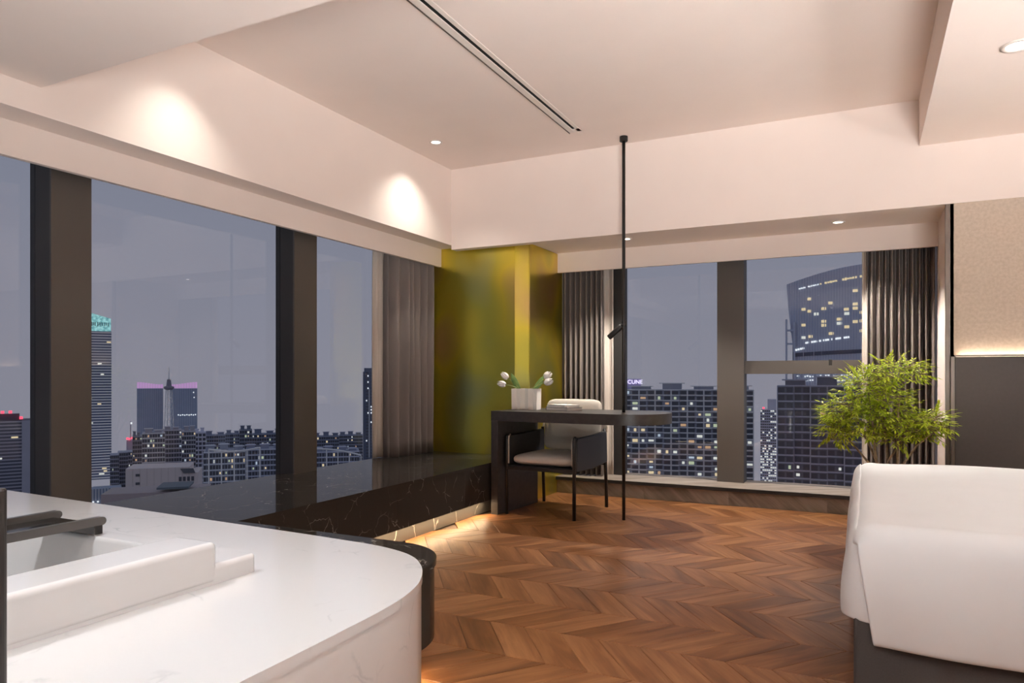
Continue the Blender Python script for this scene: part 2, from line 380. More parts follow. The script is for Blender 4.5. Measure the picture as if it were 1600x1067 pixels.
# ---- windows
w1 = struct(thing('window_1', 'x', 'x')); del w1['label'], w1['category']
for a, b in ((.25, 1.946), (2.132, 3.468), (3.677, 5.95)):
    build('pane', B(XG-.006, XG, a, b, .33, 2.2), 'glass', w1)
for a, b in ((1.946, 2.132), (3.468+.0, 3.677)):
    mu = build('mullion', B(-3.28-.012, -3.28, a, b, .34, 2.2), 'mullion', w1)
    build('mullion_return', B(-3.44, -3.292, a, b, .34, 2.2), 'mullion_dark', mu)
build('frame', B(-3.44, -3.38, .25, 6.0, 2.12, 2.2), 'mullion_dark', w1)
build('frame', B(-3.44, -3.385, .25, 6.0, .30, .355), 'mullion_dark', w1)
w2 = struct(thing('window_2', 'x', 'x')); del w2['label'], w2['category']
build('pane', B(-2.6, -1.10, YG, YG+.006, .13, 2.2), 'glass', w2)
build('pane', B(-.885, .5, YG, YG+.006, 1.12, 2.2), 'glass', w2)
build('pane', B(-.885, .5, YG, YG+.006, .13, 1.03), 'glass', w2)
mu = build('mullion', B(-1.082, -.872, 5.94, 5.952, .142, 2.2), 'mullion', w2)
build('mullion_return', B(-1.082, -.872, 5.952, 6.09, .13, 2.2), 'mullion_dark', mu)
tr_ = build('transom', B(-.872, .5, 5.985, 6.09, 1.02, 1.085), 'mullion', w2)
build('transom_bead', B(-.872, .5, 6.005, 6.08, 1.085, 1.125), 'mullion', tr_)
build('window_stay', B(-.252, -.228, 5.995, 6.01, 1.082, 1.13), 'black_metal', tr_, bevel=.003)
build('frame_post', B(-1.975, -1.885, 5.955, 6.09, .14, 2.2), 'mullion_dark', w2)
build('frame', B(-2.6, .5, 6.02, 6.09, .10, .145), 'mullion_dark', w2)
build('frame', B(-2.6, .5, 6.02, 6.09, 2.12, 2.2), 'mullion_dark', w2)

# ---- corner column clad in iridescent metal
col = thing('column', 'corner column clad in iridescent olive-gold brushed metal between the two window walls', 'column', (-2.8, 5.4, 0))
def loc_(mb, o): mb.v = [(p[0]-o[0], p[1]-o[1], p[2]-o[2]) for p in mb.v]; return mb
CO = (-2.8, 5.4, 0)
build('core', loc_(B(-3.30, -2.43, 5.16, 5.96, 0, 2.06), CO), 'black_metal', col)
build('front_panel', loc_(B(-3.36, -2.485, 5.060, 5.085, .37, 2.06), CO), 'iridescent', col, bevel=.002, seg=1)
build('lower_front_panel', loc_(B(-2.49, -2.485, 5.060, 5.085, 0, .37), CO), 'iridescent', col)
build('corner_strip', loc_(MB().prism([(-2.484, 5.060), (-2.395, 5.125), (-2.41, 5.14), (-2.484, 5.085)], 0, 2.06), CO), 'iridescent', col)
build('side_panel', loc_(B(-2.41, -2.388, 5.127, 5.97, 0, 2.06), CO), 'iridescent', col, bevel=.002, seg=1)

# ---- black marble platform under the left windows, wrapping behind the tub deck
PT, PB = .372, .102
plat = thing('window_platform', 'long low black marble platform with white veins, lit underneath, below the tall windows', 'platform')
def arc(cx, cy, r, a0, a1, n):
    return [(cx+r*math.cos(math.radians(a0+(a1-a0)*k/n)), cy+r*math.sin(math.radians(a0+(a1-a0)*k/n))) for k in range(n+1)]
outer = [(-2.44, 5.058), (-2.44, 2.235)] + arc(-1.575, 1.955, .28, 90, 0, 14) + [(-1.295, 1.712), (-1.363, 1.720), (-1.584, 1.735), (-3.375, 1.819), (-3.375, 5.058)]
autosm(build('top_slab', MB().prism(outer, PT-.02, PT), 'black_marble', plat).data)
inn = [(-2.456, 5.058), (-2.456, 2.228)] + arc(-1.575, 1.955, .273, 90, 0, 14) + [(-1.302, 1.713), (-1.363, 1.721), (-1.584, 1.736), (-3.37, 1.82), (-3.37, 5.058)]
autosm(build('fascia', MB().prism(inn, PB, PT-.021), 'black_marble', plat).data)
for a_, b_ in ((2.245, 2.90), (2.90, 3.42), (3.42, 4.20), (4.20, 5.056)): build('fascia_panel', B(-2.455, -2.446, a_+.001, b_-.001, PB, PT-.021), 'black_marble', plat)
plin = [(-2.51, 5.058), (-2.51, 2.15)] + arc(-1.62, 1.93, .22, 90, 0, 8) + [(-1.40, 1.73), (-3.36, 1.825), (-3.36, 5.058)]
build('plinth', MB().prism(plin, 0, PB), 'grey_marble', plat)
build('light_strip', B(-2.478, -2.470, 2.35, 4.55, PB-.006, PB), 'led', plat)
build('light_strip', B(-2.4, -1.65, 2.185, 2.193, PB-.006, PB), 'led', plat)
build('light_strip', B(-1.362, -1.354, 1.74, 1.90, PB-.006, PB), 'led', plat)
def strip_light(name, loc, sx, sy, power, parent, col=(1.0, .74, .44)):
    l = bpy.data.lights.new(name, 'AREA'); l.shape = 'RECTANGLE'; l.size = sx; l.size_y = sy; l.energy = power; l.color = col
    o = bpy.data.objects.new(name, l); C.objects.link(o); o.location = loc; o.parent = parent; return o
strip_light('strip_glow', (-2.462, 3.45, PB-.008), .02, 2.2, 9.5, plat)
strip_light('strip_glow', (-2.02, 2.20, PB-.008), .75, .02, 3.2, plat)
strip_light('strip_glow', (-1.335, 1.83, PB-.008), .02, .22, 2.4, plat)

# ---- white quartz tub deck with drop-in tub
DZ = .50
deck_o = [(-3.375, 1.815), (-2.3, 1.765), (-1.584, 1.731), (-1.363, 1.716), (-1.264, 1.702), (-1.179, 1.676), (-1.114, 1.639), (-1.064, 1.592), (-1.022, 1.540), (-.985, 1.477), (-.960, 1.420), (-.936, 1.328), (-.924, 1.215), (-.921, 1.103), (-.918, 1.003), (-.91, .4), (-.90, -1.0), (-3.375, -1.0)]
def spline(pts, i0, i1, n=5):
    out_ = list(pts[:i0])
    for k in range(i0, i1):
        p0, p1, p2, p3 = pts[k-1], pts[k], pts[k+1], pts[k+2]
        for q in range(n):
            t = q/n
            out_.append(tuple(.5*((2*b)+(-a+c)*t+(2*a-5*b+4*c-d)*t*t+(-a+3*b-3*c+d)*t**3) for a, b, c, d in zip(p0, p1, p2, p3)))
    return out_+list(pts[i1:])
deck_o = spline(deck_o, 3, 14)
hole = [(-2.52, 1.30), (-1.45, 1.30), (-1.45, -.55), (-2.52, -.55)]
def holed(outl, hol, z0, z1, mat, bottom=False):
    bm = bmesh.new()
    def loop(pts, z): return [bm.verts.new((p[0], p[1], z)) for p in pts]
    for z in (z1,):
        a = loop(outl, z); b = loop(hol, z); ed = []
        for L in (a, b):
            for k in range(len(L)): ed.append(bm.edges.new((L[k], L[(k+1) % len(L)])))
        bmesh.ops.triangle_fill(bm, use_beauty=True, edges=ed)
        a0 = loop(outl, z0); b0 = loop(hol, z0)
        if bottom:
            ed = []
            for L in (a0, b0):
                for k in range(len(L)): ed.append(bm.edges.new((L[k], L[(k+1) % len(L)])))
            bmesh.ops.triangle_fill(bm, use_beauty=True, edges=ed)
        for T, Bt in ((a, a0), (b, b0)):
            for k in range(len(T)): bm.faces.new((T[k], T[(k+1) % len(T)], Bt[(k+1) % len(T)], Bt[k]))
    bmesh.ops.recalc_face_normals(bm, faces=bm.faces)
    me = bpy.data.meshes.new('deck'); bm.to_mesh(me); bm.free(); me.materials.append(M[mat]); return autosm(me)
deck = thing('tub_deck', 'white quartz bath deck with a large rounded corner, holding the white tub', 'deck')
link('worktop', holed(deck_o, hole, DZ-.022, DZ, 'quartz'), deck)
ins = [(p[0]-.002 if p[0] > -1.4 else p[0], p[1]-.002) for p in deck_o]
link('apron', holed(ins, hole, 0.0, DZ-.0225, 'quartz'), deck)

tub = thing('bathtub', 'white ceramic tub with raised flat rim set into the quartz deck', 'bathtub', (-1.95, .35, 0))
TO = (-1.95, .35, 0)
def basin():
    bm = bmesh.new()
    def ring(x0, x1, y0, y1, z): return [bm.verts.new((p[0]-TO[0], p[1]-TO[1], z)) for p in ((x0, y0), (x1, y0), (x1, y1), (x0, y1))]
    rings = [ring(-2.58, -1.40, -.60, 1.345, DZ+.0005), ring(-2.58, -1.40, -.60, 1.345, .547), ring(-2.42, -1.545, -.45, 1.28, .547), ring(-2.33, -1.62, -.35, 1.20, .16), ring(-2.40, -1.60, -.42, 1.24, .10), ]
    rings = rings[:4]
    for a, b in zip(rings[:-1], rings[1:]):
        for k in range(4): bm.faces.new((a[k], a[(k+1) % 4], b[(k+1) % 4], b[k]))
    bm.faces.new(rings[3])
    bmesh.ops.recalc_face_normals(bm, faces=bm.faces)
    me = bpy.data.meshes.new('basin'); bm.to_mesh(me); bm.free(); me.materials.append(M['ceramic']); return me
bs = link('basin', basin(), tub)
for p in bs.data.polygons: p.use_smooth = True
m = bs.modifiers.new('bevel', 'BEVEL'); m.width = .012; m.segments = 3; m.limit_method = 'ANGLE'; m.angle_limit = .4
m = bs.modifiers.new('wn', 'WEIGHTED_NORMAL')
build('raised_rim', loc_(B(-1.542, -1.3985, -.52, 1.222, DZ+.001, .602), TO), 'ceramic', tub, bevel=.014, seg=4)
build('raised_rim', loc_(B(-2.581, -2.43, -.52, 1.222, DZ+.001, .602), TO), 'ceramic', tub, bevel=.014, seg=4)

tr0 = thing('bath_tray', 'dark graphite bath tray with raised round-ended rails, lying over the white tub', 'tray', (-2.068, .8, .5475))
def rail(x0, x1, y0, y1, z0, z1):
    r = (z1-z0)/2
    prof = [(y0, z0), (y1-r, z0)]+[(y1-r+r*math.sin(a), z0+r-r*math.cos(a)) for a in [PI*k/8 for k in range(1, 8)]]+[(y1-r, z1), (y0, z1)]
    mb = MB(); n = len(prof)
    mb.v = [(x0, p[0], p[1]) for p in prof]+[(x1, p[0], p[1]) for p in prof]
    mb.f = [(k, (k+1) % n, n+(k+1) % n, n+k) for k in range(n)]+[tuple(range(n)), tuple(range(2*n-1, n-1, -1))]
    return mb
build('rail', rail(.093, .113, -1.33, .515, .0275, .0505), 'tray', tr0)
build('rail', rail(-.113, -.093, -1.33, .515, .0275, .0505), 'tray', tr0)
build('tray_plate', B(-.093, .093, -1.33, .49, .024, .034), 'tray_black', tr0, bevel=.003)
build('foot', B(-.10, .10, .487, .512, 0, .0275), 'tray_black', tr0)
build('foot', B(-.10, .10, -1.33, -1.27, 0, .0275), 'tray_black', tr0)

post = thing('bath_post', 'slim dark metal post standing on the white bath deck beside the tub', 'post', (-1.19, .625, DZ))
build('base_flange', MB().lathe([(.03, 0), (.03, .006), (.016, .008)], 20), 'black_metal', post, smooth=False)
build('upright', MB().lathe([(.0125, .006), (.0125, .325), (.0105, .328)], 20), 'black_metal', post)

# ---- headboard panelling on the back wall right of the niche
hb = thing('headboard_panel', 'dark taupe wall panel with bronze edge, lit along its top behind the bed', 'wall panel', (2.2, 4.94, 0))
build('panel', B(-1.728, 1.8, -.035, .0, .0, 1.115), 'headboard', hb, bevel=.002, seg=1)
build('edge_frame', B(-1.748, -1.729, -.037, .002, 0, 1.125), 'bronze', hb)
build('edge_frame', B(-1.748, 1.8, -.037, -.028, 1.1155, 1.125), 'bronze', hb)
build('light_strip', B(-1.72, 1.8, -.012, -.004, 1.1155, 1.119), 'led', hb)
l = strip_light('headboard_glow', (0, -.014, 1.121), 3.4, .015, 3.2, hb, (1.0, .84, .66)); l.rotation_euler = (PI, 0, 0)

# ================================================================== LIGHTS IN THE CEILING
def downlight(loc, label, power, spot=1.2, blend=.5, r=.034, aim=None, group=None, col=(1.0, .95, .88)):
    t = thing('downlight', label, 'downlight', loc, 0, group)
    build('trim_ring', MB().lathe([(r*1.35, 0), (r*1.35, -.004), (r, -.005), (r*.92, .0)], 28, caps=False), 'slot_frame', t, smooth=True)
    build('lens', MB().lathe([(r*.93, -.0015), (r*.93, -.0005)], 24), 'lens', t)
    l = bpy.data.lights.new('spot', 'SPOT'); l.energy = power; l.spot_size = spot; l.spot_blend = blend; l.shadow_soft_size = .025; l.color = col
    o = bpy.data.objects.new('spot', l); C.objects.link(o); o.parent = t; o.location = (0, 0, -.012)
    if aim: o.rotation_euler = Vector(aim).to_track_quat('-Z', 'Y').to_euler()
    return t
downlight((-2.742, 4.303, ZC), 'small round downlight in the tray ceiling beside the iridescent column', 36, 2.0, .9)
downlight((-2.742, 2.36, ZC), 'small round downlight in the tray ceiling above the black marble platform', 34, 1.7, 1.0)
downlight((.578, 3.623, 2.39), 'round downlight in the dropped ceiling over the bed', 36, 1.9, .6, r=.05, col=(1, .98, .96))
downlight((-.168, 5.40, 2.065), 'small round downlight in the window niche near the potted tree', 135, 1.9, .5)
downlight((-1.66, 5.33, 2.065), 'small round downlight in the window niche behind the ceiling pole', 135, 1.9, .5)
downlight((-.6, .9, 2.173), 'unseen fill downlight added in the low ceiling over the floor by the bath deck', 46, 2.0, .8, col=(.98, .98, 1.0))  # out of view, added as general fill on deck and floor
downlight((-2.0, .7, 2.173), 'unseen fill downlight added in the low ceiling over the bathtub', 62, 2.0, .8, col=(.96, .98, 1.0))  # out of view, added to put neutral fill on tub and deck
downlight((1.8, 2.4, 2.39), 'round downlight in the dropped ceiling over the middle of the bed', 14, 2.0, .7)

sl = thing('slot_diffuser', 'long white slot air diffuser with a black gap set in the tray ceiling', 'air diffuser', (-1.757, 3.15, ZC))
build('flange', B(-.053, -.014, -1.35, 1.385, -.007, 0), 'slot_frame', sl, bevel=.0015, seg=1)
build('flange', B(.006, .034, -1.35, 1.385, -.004, 0), 'slot_frame', sl, bevel=.0015, seg=1)
build('slot', B(-.014, .006, -1.35, 1.33, -.0012, -.0002), 'void', sl)
build('end_cap', B(-.014, .034, 1.33, 1.385, -.004, 0), 'slot_frame', sl)
build('edge_lip', B(-.056, -.053, -1.35, 1.388, -.012, 0), 'bronze', sl)

# ---- floor to ceiling pole with reading spot, passing through the desk
PX, PY = -1.507, 4.786
pole = thing('pole_lamp', 'thin black floor-to-ceiling pole lamp with a small tilted spot, through the desk', 'lamp', (PX, PY, 0))
build('pole', MB().lathe([(.0115, 0), (.0115, ZC)], 16), 'black_metal', pole, smooth=True)
build('ceiling_cup', MB().lathe([(.026, ZC-.035), (.028, ZC-.033), (.028, ZC)], 20), 'black_metal', pole)
hd = build('spot_head', MB().tube([(-.105, -.012, 1.272), (-.10, -.012, 1.276), (-.018, -.012, 1.345), (-.012, -.012, 1.350)], [.018, .0195, .0195, .017], 18), 'black_metal', pole, smooth=True)
build('hinge', MB().tube([(-.03, -.014, 1.352), (.0, -.010, 1.362), (.012, -.004, 1.362)], .009, 10), 'black_metal', hd)
build('clamp', MB().lathe([(.016, 1.345), (.017, 1.35), (.017, 1.375), (.016, 1.38)], 16), 'black_metal', pole)

# ================================================================== DESK AND CHAIR
desk = thing('desk', 'black writing desk with one slab leg and a half-round end', 'desk', (-2.434, 4.560, 0), math.radians(-4.5))
W_, D_, T_ = 1.235, .60, .072
R_ = D_/2
plan = [(0, 0), (W_-R_, 0)]+[(W_-R_+R_*math.sin(a), R_-R_*math.cos(a)) for a in [PI*k/24 for k in range(1, 24)]]+[(W_-R_, D_), (0, D_)]
ca, sa = math.cos(math.radians(4.5)), math.sin(math.radians(4.5)); dx_, dy_ = PX-(-2.434), PY-4.560
hx_, hy_ = dx_*ca-dy_*sa, dx_*sa+dy_*ca
link('top', holed(plan, [(hx_+.0128*math.cos(2*PI*k/16), hy_+.0128*math.sin(2*PI*k/16)) for k in range(16)], .75-T_, .75, 'desk', True), desk)
build('slab_leg', B(.0, .058, .0, D_, 0, .75-T_-.0005), 'desk', desk, bevel=.003)

ch = thing('armchair', 'cream upholstered chair with black leather arms and thin black legs under the desk', 'chair', (-2.056, 4.903, 0), math.radians(-3))
hw, fy, byy = .268, -.29, .29
for sx in (-1, 1):
    build('leg', MB().tube([(sx*hw, fy, 0), (sx*hw, fy, .55), (sx*hw, fy+.006, .565), (sx*hw, fy+.02, .571)], .0125, 12), 'black_metal', ch, smooth=True)
    build('leg', MB().tube([(sx*(hw), byy+.02, 0), (sx*hw, byy, .30), (sx*(hw-.005), byy-.015, .60)], .0125, 12), 'black_metal', ch, smooth=True)
    # sling arm panel
    P0 = [(fy+.012, .335), (fy+.012, .545), (fy+.03, .568), (0, .572), (byy-.03, .585), (byy-.015, .57), (byy-.0, .35), (0, .325)]
    mb = MB(); n = len(P0); x0, x1 = sx*hw-.016, sx*hw+.016
    mb.v = [(x0, p[0], p[1]) for p in P0]+[(x1, p[0], p[1]) for p in P0]
    mb.f = [(k, (k+1) % n, n+(k+1) % n, n+k) for k in range(n)]+[tuple(range(n)), tuple(range(2*n-1, n-1, -1))]
    ar = build('arm_panel', mb, 'black_leather', ch, bevel=.008, seg=3)
    build('piping', MB().tube([(sx*hw-.0155*sx, fy+.0, .37), (sx*hw-.0155*sx, fy+.0, .54), (sx*hw-.013*sx, fy+.008, .565), (sx*hw-.013*sx, fy+.03, .577)], .0055, 8), 'cream_fabric', ar, smooth=True)
build('seat_rail', B(-hw, hw, fy-.008, fy+.012, .325, .35), 'black_metal', ch)
build('seat_rail', B(-hw, hw, byy-.012, byy+.008, .325, .35), 'black_metal', ch)
build('seat_base', MB().box(-hw+.012, hw-.012, fy+.012, byy-.012, .335, .355), 'black_leather', ch)
def cushion(w, d, h, ex=4.0, n=20):
    # superellipsoid-like soft block centred on origin
    mb = MB(); P = []
    def sgn(v, e): return math.copysign(abs(v)**e, v)
    for a in range(n+1):
        v = -PI/2+PI*a/n; row = []
        for b_ in range(4*n+1):
            u = 2*PI*b_/(4*n)
            cz = sgn(math.cos(v), .42); row.append((w/2*cz*sgn(math.cos(u), .28), d/2*cz*sgn(math.sin(u), .28), h/2*sgn(math.sin(v), .75)))
        P.append(row)
    mb.grid(P); return mb
def moved(mb, dx, dy, dz, rx=0):
    c, s = math.cos(rx), math.sin(rx)
    mb.v = [(p[0]+dx, p[1]*c-p[2]*s+dy, p[1]*s+p[2]*c+dz) for p in mb.v]; return mb
build('seat_cushion', moved(cushion(.50, .545, .085), 0, -.012, .397), 'cream_fabric', ch, smooth=True)
build('backrest', moved(cushion(.475, .40, .065), 0, .275, .625, math.radians(80)), 'cream_fabric', ch, smooth=True)
br = build('back_rail', MB().tube([(-hw, byy-.0, .575), (-hw+.005, byy+.03, .66), (-hw+.02, byy+.045, .675), (hw-.02, byy+.045, .675), (hw-.005, byy+.03, .66), (hw, byy, .575)], .010, 10), 'cream_fabric', ch, smooth=True)

# ---- things on the desk
vz = thing('vase', 'cream pleated ceramic vase holding white tulips on the desk', 'vase', (-2.287, 4.85, .7502), math.radians(6))
zig = []
nz_ = 7
front = [(-.098+.196*k/(nz_-1), -.055+(.022 if k % 2 else 0)) for k in range(nz_)]
back = [(x, -y) for x, y in reversed(front)]
zz = front+back
inn_ = [(x*.90, y*.82) for x, y in zz]
mb = MB(); n = len(zz)
mb.v = [(x, y, 0) for x, y in zz]+[(x*1.02, y*1.02, .158) for x, y in zz]+[(x, y, .158) for x, y in inn_]+[(x*.95, y*.95, .03) for x, y in inn_]
for a in range(3):
    for k in range(n): mb.f.append((a*n+k, a*n+(k+1) % n, (a+1)*n+(k+1) % n, (a+1)*n+k))
mb.f.append(tuple(range(n))); mb.f.append(tuple(range(3*n, 4*n)))
build('vessel', mb, 'vase', vz, bevel=.0025, seg=2)

def bloom_mesh():
    mb = MB()
    for k in range(6):
        a0 = 2*PI*k/6; rr = 1.0 if k % 2 else .92; P = []
        for i in range(8):
            t = i/7; r = .021*rr*(math.sin(PI*(.16+.74*t))**.8); z = .05*t; wid = .62*math.sin(PI*min(1, .12+.88*t*.97))**.6+.02
            P.append([(r*math.cos(a0+wid*s), r*math.sin(a0+wid*s), z+.006*(1-abs(s))*t) for s in (-1, -.5, 0, .5, 1)])
        mb.grid(P)
    return mb
BM = bloom_mesh().mesh('bloom', 'petal', True)
def tulip(base, tip, label, leafs, s=1.0):
    b = Vector(base); t = Vector(tip)
    r = thing('tulip', label, 'tulip', base)
    d = t-b
    mid = d*((.915-b.z)/d.z); mid.x = max(-2.352-b.x, min(-2.222-b.x, mid.x)); mid.y *= .5
    st = build('stem', MB().tube([(0, 0, 0), tuple(mid*.5), tuple(mid), tuple(mid*.45+d*.55+Vector((0, 0, .006))), tuple(d)], .0028, 8), 'stem', r, smooth=True)
    dirv = (d-mid).normalized()
    bl = link('bloom', BM, r, d); bl.rotation_euler = dirv.to_track_quat('Z', 'Y').to_euler(); bl.scale = (s*1.18, s*1.18, s*1.18)
    mo = bl.modifiers.new('solid', 'SOLIDIFY'); mo.thickness = .0012
    for lt, wd, bend in leafs:
        l0 = mid*.85+Vector((0, .006, 0)); e = Vector(lt)-b-l0; P = []
        side = Vector((e.z, 0, -e.x)).normalized()
        for i in range(10):
            q = i/9; c = l0+e*q+Vector((0, bend*math.sin(PI*q), .0)); w_ = wd*(math.sin(PI*(.10+.90*q)))**.8*(1 if q < .99 else .05)
            P.append([tuple(c-side*w_), tuple(c+Vector((0, .006, 0))), tuple(c+side*w_)])
        lf = build('leaf', MB().grid(P), 'tulip_leaf', r, smooth=True); mo = lf.modifiers.new('solid', 'SOLIDIFY'); mo.thickness = .0015
    return r
vb = .79
tulip((-2.300, 4.858, vb), (-2.432, 4.83, .985), 'white tulip leaning out of the vase, upper bloom beside a broad leaf', [((-2.405, 4.83, 1.025), .024, -.01)], 1.02)
tulip((-2.305, 4.832, vb), (-2.437, 4.80, .936), 'white tulip drooping lowest out of the vase on a bare stem', [], 1.02)
tulip((-2.262, 4.855, vb), (-2.140, 4.86, .985), 'white tulip with two long leaves rising above the chair side of the vase', [((-2.150, 4.868, .99), .022, -.002), ((-2.160, 4.885, 1.005), .021, .01)], 1.05)
tulip((-2.260, 4.832, vb), (-2.118, 4.81, .950), 'white tulip bending low over the chair side of the vase rim', [], 1.1)
tulip((-2.270, 4.872, vb), (-2.168, 4.915, .990), 'white tulip half hidden behind the other blooms over the chair', [], .9)

bk = thing('book', 'grey paperback booklet lying on the desk in front of the chair back', 'book', (-1.985, 4.86, .7502), math.radians(-24))
build('cover', MB().box(-.115, .115, -.075, .075, 0, .003).box(-.115, .115, -.075, .075, .024, .027).box(-.118, -.115, -.075, .075, 0, .027), 'paper_print', bk, bevel=.0008, seg=1)
build('pages', B(-.113, .111, -.072, .072, .0031, .0239), 'paper', bk)
bk2 = thing('book', 'pale slim booklet lying on top of the grey paperback on the desk', 'book', (-1.992, 4.862, .7774), math.radians(-30))
build('cover', MB().box(-.105, .105, -.07, .07, 0, .002).box(-.105, .105, -.07, .07, .014, .016), 'paper', bk2, bevel=.0006, seg=1)
build('pages', B(-.103, .103, -.068, .068, .0021, .0139), 'paper', bk2)

# ================================================================== CURTAINS
def curtain(name, label, p0, p1, z0, z1, folds, amp, mat, pinch=True, spread0=1.0, group=None, normal=(0, 1)):
    a = Vector(p0); b = Vector(p1); d = b-a; Ln = d.length; d.normalize(); n = Vector((-d.y, d.x))
    o0 = Vector(((a.x+b.x)/2, (a.y+b.y)/2))
    t = thing(name, label, 'curtain', (o0.x, o0.y, z0), 0, group)
    rnd = random.Random(len(label)); ph = [rnd.uniform(-.5, .5) for _ in range(folds+2)]; am = [rnd.uniform(.75, 1.15) for _ in range(folds+2)]
    NU = folds*22; NV = 16; P = []
    for j in range(NV+1):
        v = j/NV; row = []; z = (z1-z0)*v
        top = max(0, (v-.86)/.14)
        for i in range(NU+1):
            u = i/NU; f = u*folds; k = int(f)
            s = math.sin(2*PI*f+.5*math.sin(2.3*u*folds))
            A = amp*(.85+.3*math.sin(1.7*f+1)**2)*(1-.5*top)
            sg = s+.18*math.sin(4*PI*f)
            sp_ = (u-.5)*Ln*(spread0+(1-spread0)*v)
            c = d*sp_+n*(A*sg+.006*math.sin(3*v+u*9))
            row.append((c.x, c.y, z))
        P.append(row)
    o = build('drape', MB().grid(P), mat, t, smooth=True)
    mo = o.modifiers.new('solid', 'SOLIDIFY'); mo.thickness = .003
    build('heading_tape', MB().grid([[(p[0]*1.0+n.x*.001, p[1]+n.y*.001, p[2]) for p in P[NV]], [(p[0], p[1], p[2]+.03) for p in P[NV]]]), mat, t, smooth=True)
    return t
curtain('curtain', 'taupe pleated curtain standing on the black marble platform beside the column', (-3.268, 4.47), (-3.268, 5.03), .374, 2.14, 6, .052, 'curtain')
curtain('sheer_curtain', 'narrow cream sheer gathered beside the taupe curtain above the marble platform', (-3.365, 4.40), (-3.365, 4.66), .374, 2.14, 5, .012, 'sheer')
curtain('curtain', 'taupe pleated curtain hanging between the column and the ceiling pole', (-2.385, 5.80), (-2.015, 5.83), .148, 2.14, 8, .042, 'curtain')
curtain('sheer_curtain', 'narrow cream sheer gathered beside the ceiling pole', (-2.075, 5.925), (-1.955, 5.925), .148, 2.14, 2, .010, 'sheer')
curtain('curtain', 'taupe pleated curtain hanging behind the potted tree near the bed', (.015, 5.83), (.44, 5.81), .148, 2.14, 10, .042, 'curtain')
curtain('sheer_curtain', 'narrow cream sheer gathered behind the potted tree', (-.02, 5.92), (.06, 5.92), .148, 2.14, 2, .010, 'sheer')

# ================================================================== BED
bed = thing('bed', 'low bed with charcoal upholstered base under white bedding', 'bed', (.95, 3.32, 0))
BX0, BX1, BY0, BY1 = -.02, 1.95, 2.42, 4.22
BO = (.95, 3.32, 0)
build('base', loc_(B(BX0-.012, BX1+.1, BY0-.015, BY1+.015, 0, .27), BO), 'bed_base', bed, bevel=.012, seg=3)
build('mattress', loc_(B(BX0+.02, BX1, BY0+.02, BY1-.02, .271, .50), BO), 'linen', bed, bevel=.05, seg=4)
duv = thing('duvet', 'white duvet draped over the bed with a folded corner hanging low', 'duvet', (.95, 3.32, .2))
DO = (.95, 3.32, .2)
rn = random.Random(4)
def wav(x, y): return .006*math.sin(3.1*x+1.3*y+.6)+.005*math.sin(-2.2*x+4.3*y)+.003*math.sin(9*x+5*y+2)
ZT = .552
def section(dist, drop, out, rad):
    """edge profile: dist<0 on top, 0..: over a rounded edge and down. returns (horizontal, z)"""
    q = rad*PI/2
    if dist < 0: return (dist, ZT)
    if dist < q:
        a = dist/rad; return (rad*math.sin(a), ZT-rad*(1-math.cos(a)))
    return (rad+out*math.sin(min(1, (dist-q)/drop)*PI*.8), ZT-rad-(dist-q))
RAD = .075
# main sheet: over the top, rolled over the foot end and hanging down the near side
P = []
ds = [-(BY1-BY0)+.05+k*.075 for k in range(24)]
ds = [d for d in ds if d < -.01]+[0, .02, .04, .06, .08, .10, .118]+[.118+.022*k for k in range(1, 14)]
ls = [.15, .12, .09, .06, .03, 0, -.03, -.07]+[-.07-.055*k for k in range(1, 34)]
for dd in ds:
    row = []
    hy, zy = section(dd, .30, .012, RAD); f = max(0, min(1, (dd+.01)/.11)); hang = max(0, dd-.118)
    for dl in ls:
        hx, zx = section(dl, .30, .0, RAD)
        x = BX0+.045-(hx*(1-f)+min(hx, .012+.035*(dl/.15))*f if hx > 0 else hx)
        y = BY0+.045-hy
        u = (x-BX0)/(BX1-BX0)
        x2 = x+(hang*.15)*max(0, 1-u/.2)
        z2 = zy-(ZT-zx)*(1-f)+wav(x, y)*(1.0 if dd < 0 else .4)*(1 if dl < 0 else .3)-.035*hang*u
        y2 = y-hang*.04+(.010*math.sin(6*x+hang*6)+.005*math.sin(15*x+2))*min(1, hang*5)
        row.append((x2-DO[0], y2-DO[1], z2-DO[2]))
    P.append(row)
d1 = build('cover', MB().grid(P), 'linen', duv, smooth=True)
mo = d1.modifiers.new('solid', 'SOLIDIFY'); mo.thickness = .018; mo.offset = -1
mo = d1.modifiers.new('sub', 'SUBSURF'); mo.levels = 1; mo.render_levels = 1
# side fall: swept along the foot end and tucked round the near corner
RC = .05
path = []
for k in range(34): path.append((BX0, BY1-(BY1-BY0-RC)*k/33, -1, 0))
for k in range(1, 7):
    a = PI/2*k/6; path.append((BX0+RC-RC*math.cos(a), BY0+RC-RC*math.sin(a), -math.cos(a), -math.sin(a)))
for k in range(1, 5): path.append((BX0+RC+.03*k, BY0, 0, -1))
P = []
for j, (x0, y0, nx_, ny_) in enumerate(path):
    v = j/(len(path)-1); row = []
    bul = 1+.22*math.sin(7*v+.5)+.12*math.sin(19*v+1); cn = 0 if j < 33 else (j-33)/10.0
    hem = .248+.010*math.sin(9*v+.7)
    d0 = .045+.02*min(1, max(0, (j-29)/8.0)); Lt = RAD*PI/2+(ZT-RAD-hem)-d0
    for i in range(26):
        dd = d0+Lt*i/25
        h, z = section(dd, .27, .016*bul*(1-cn), RAD)
        off = h-.045+.004*(1-cn)-.020*cn+.003*math.sin(23*v+3*i/25)*(1 if dd > .05 else 0)
        row.append((x0+nx_*off-DO[0], y0+ny_*off-DO[1], z+.002*(1-cn)+wav(x0, y0)*(1 if dd < .02 else .3)-DO[2]))
    P.append(row)
d2 = build('side_fall', MB().grid(P), 'linen', duv, smooth=True)
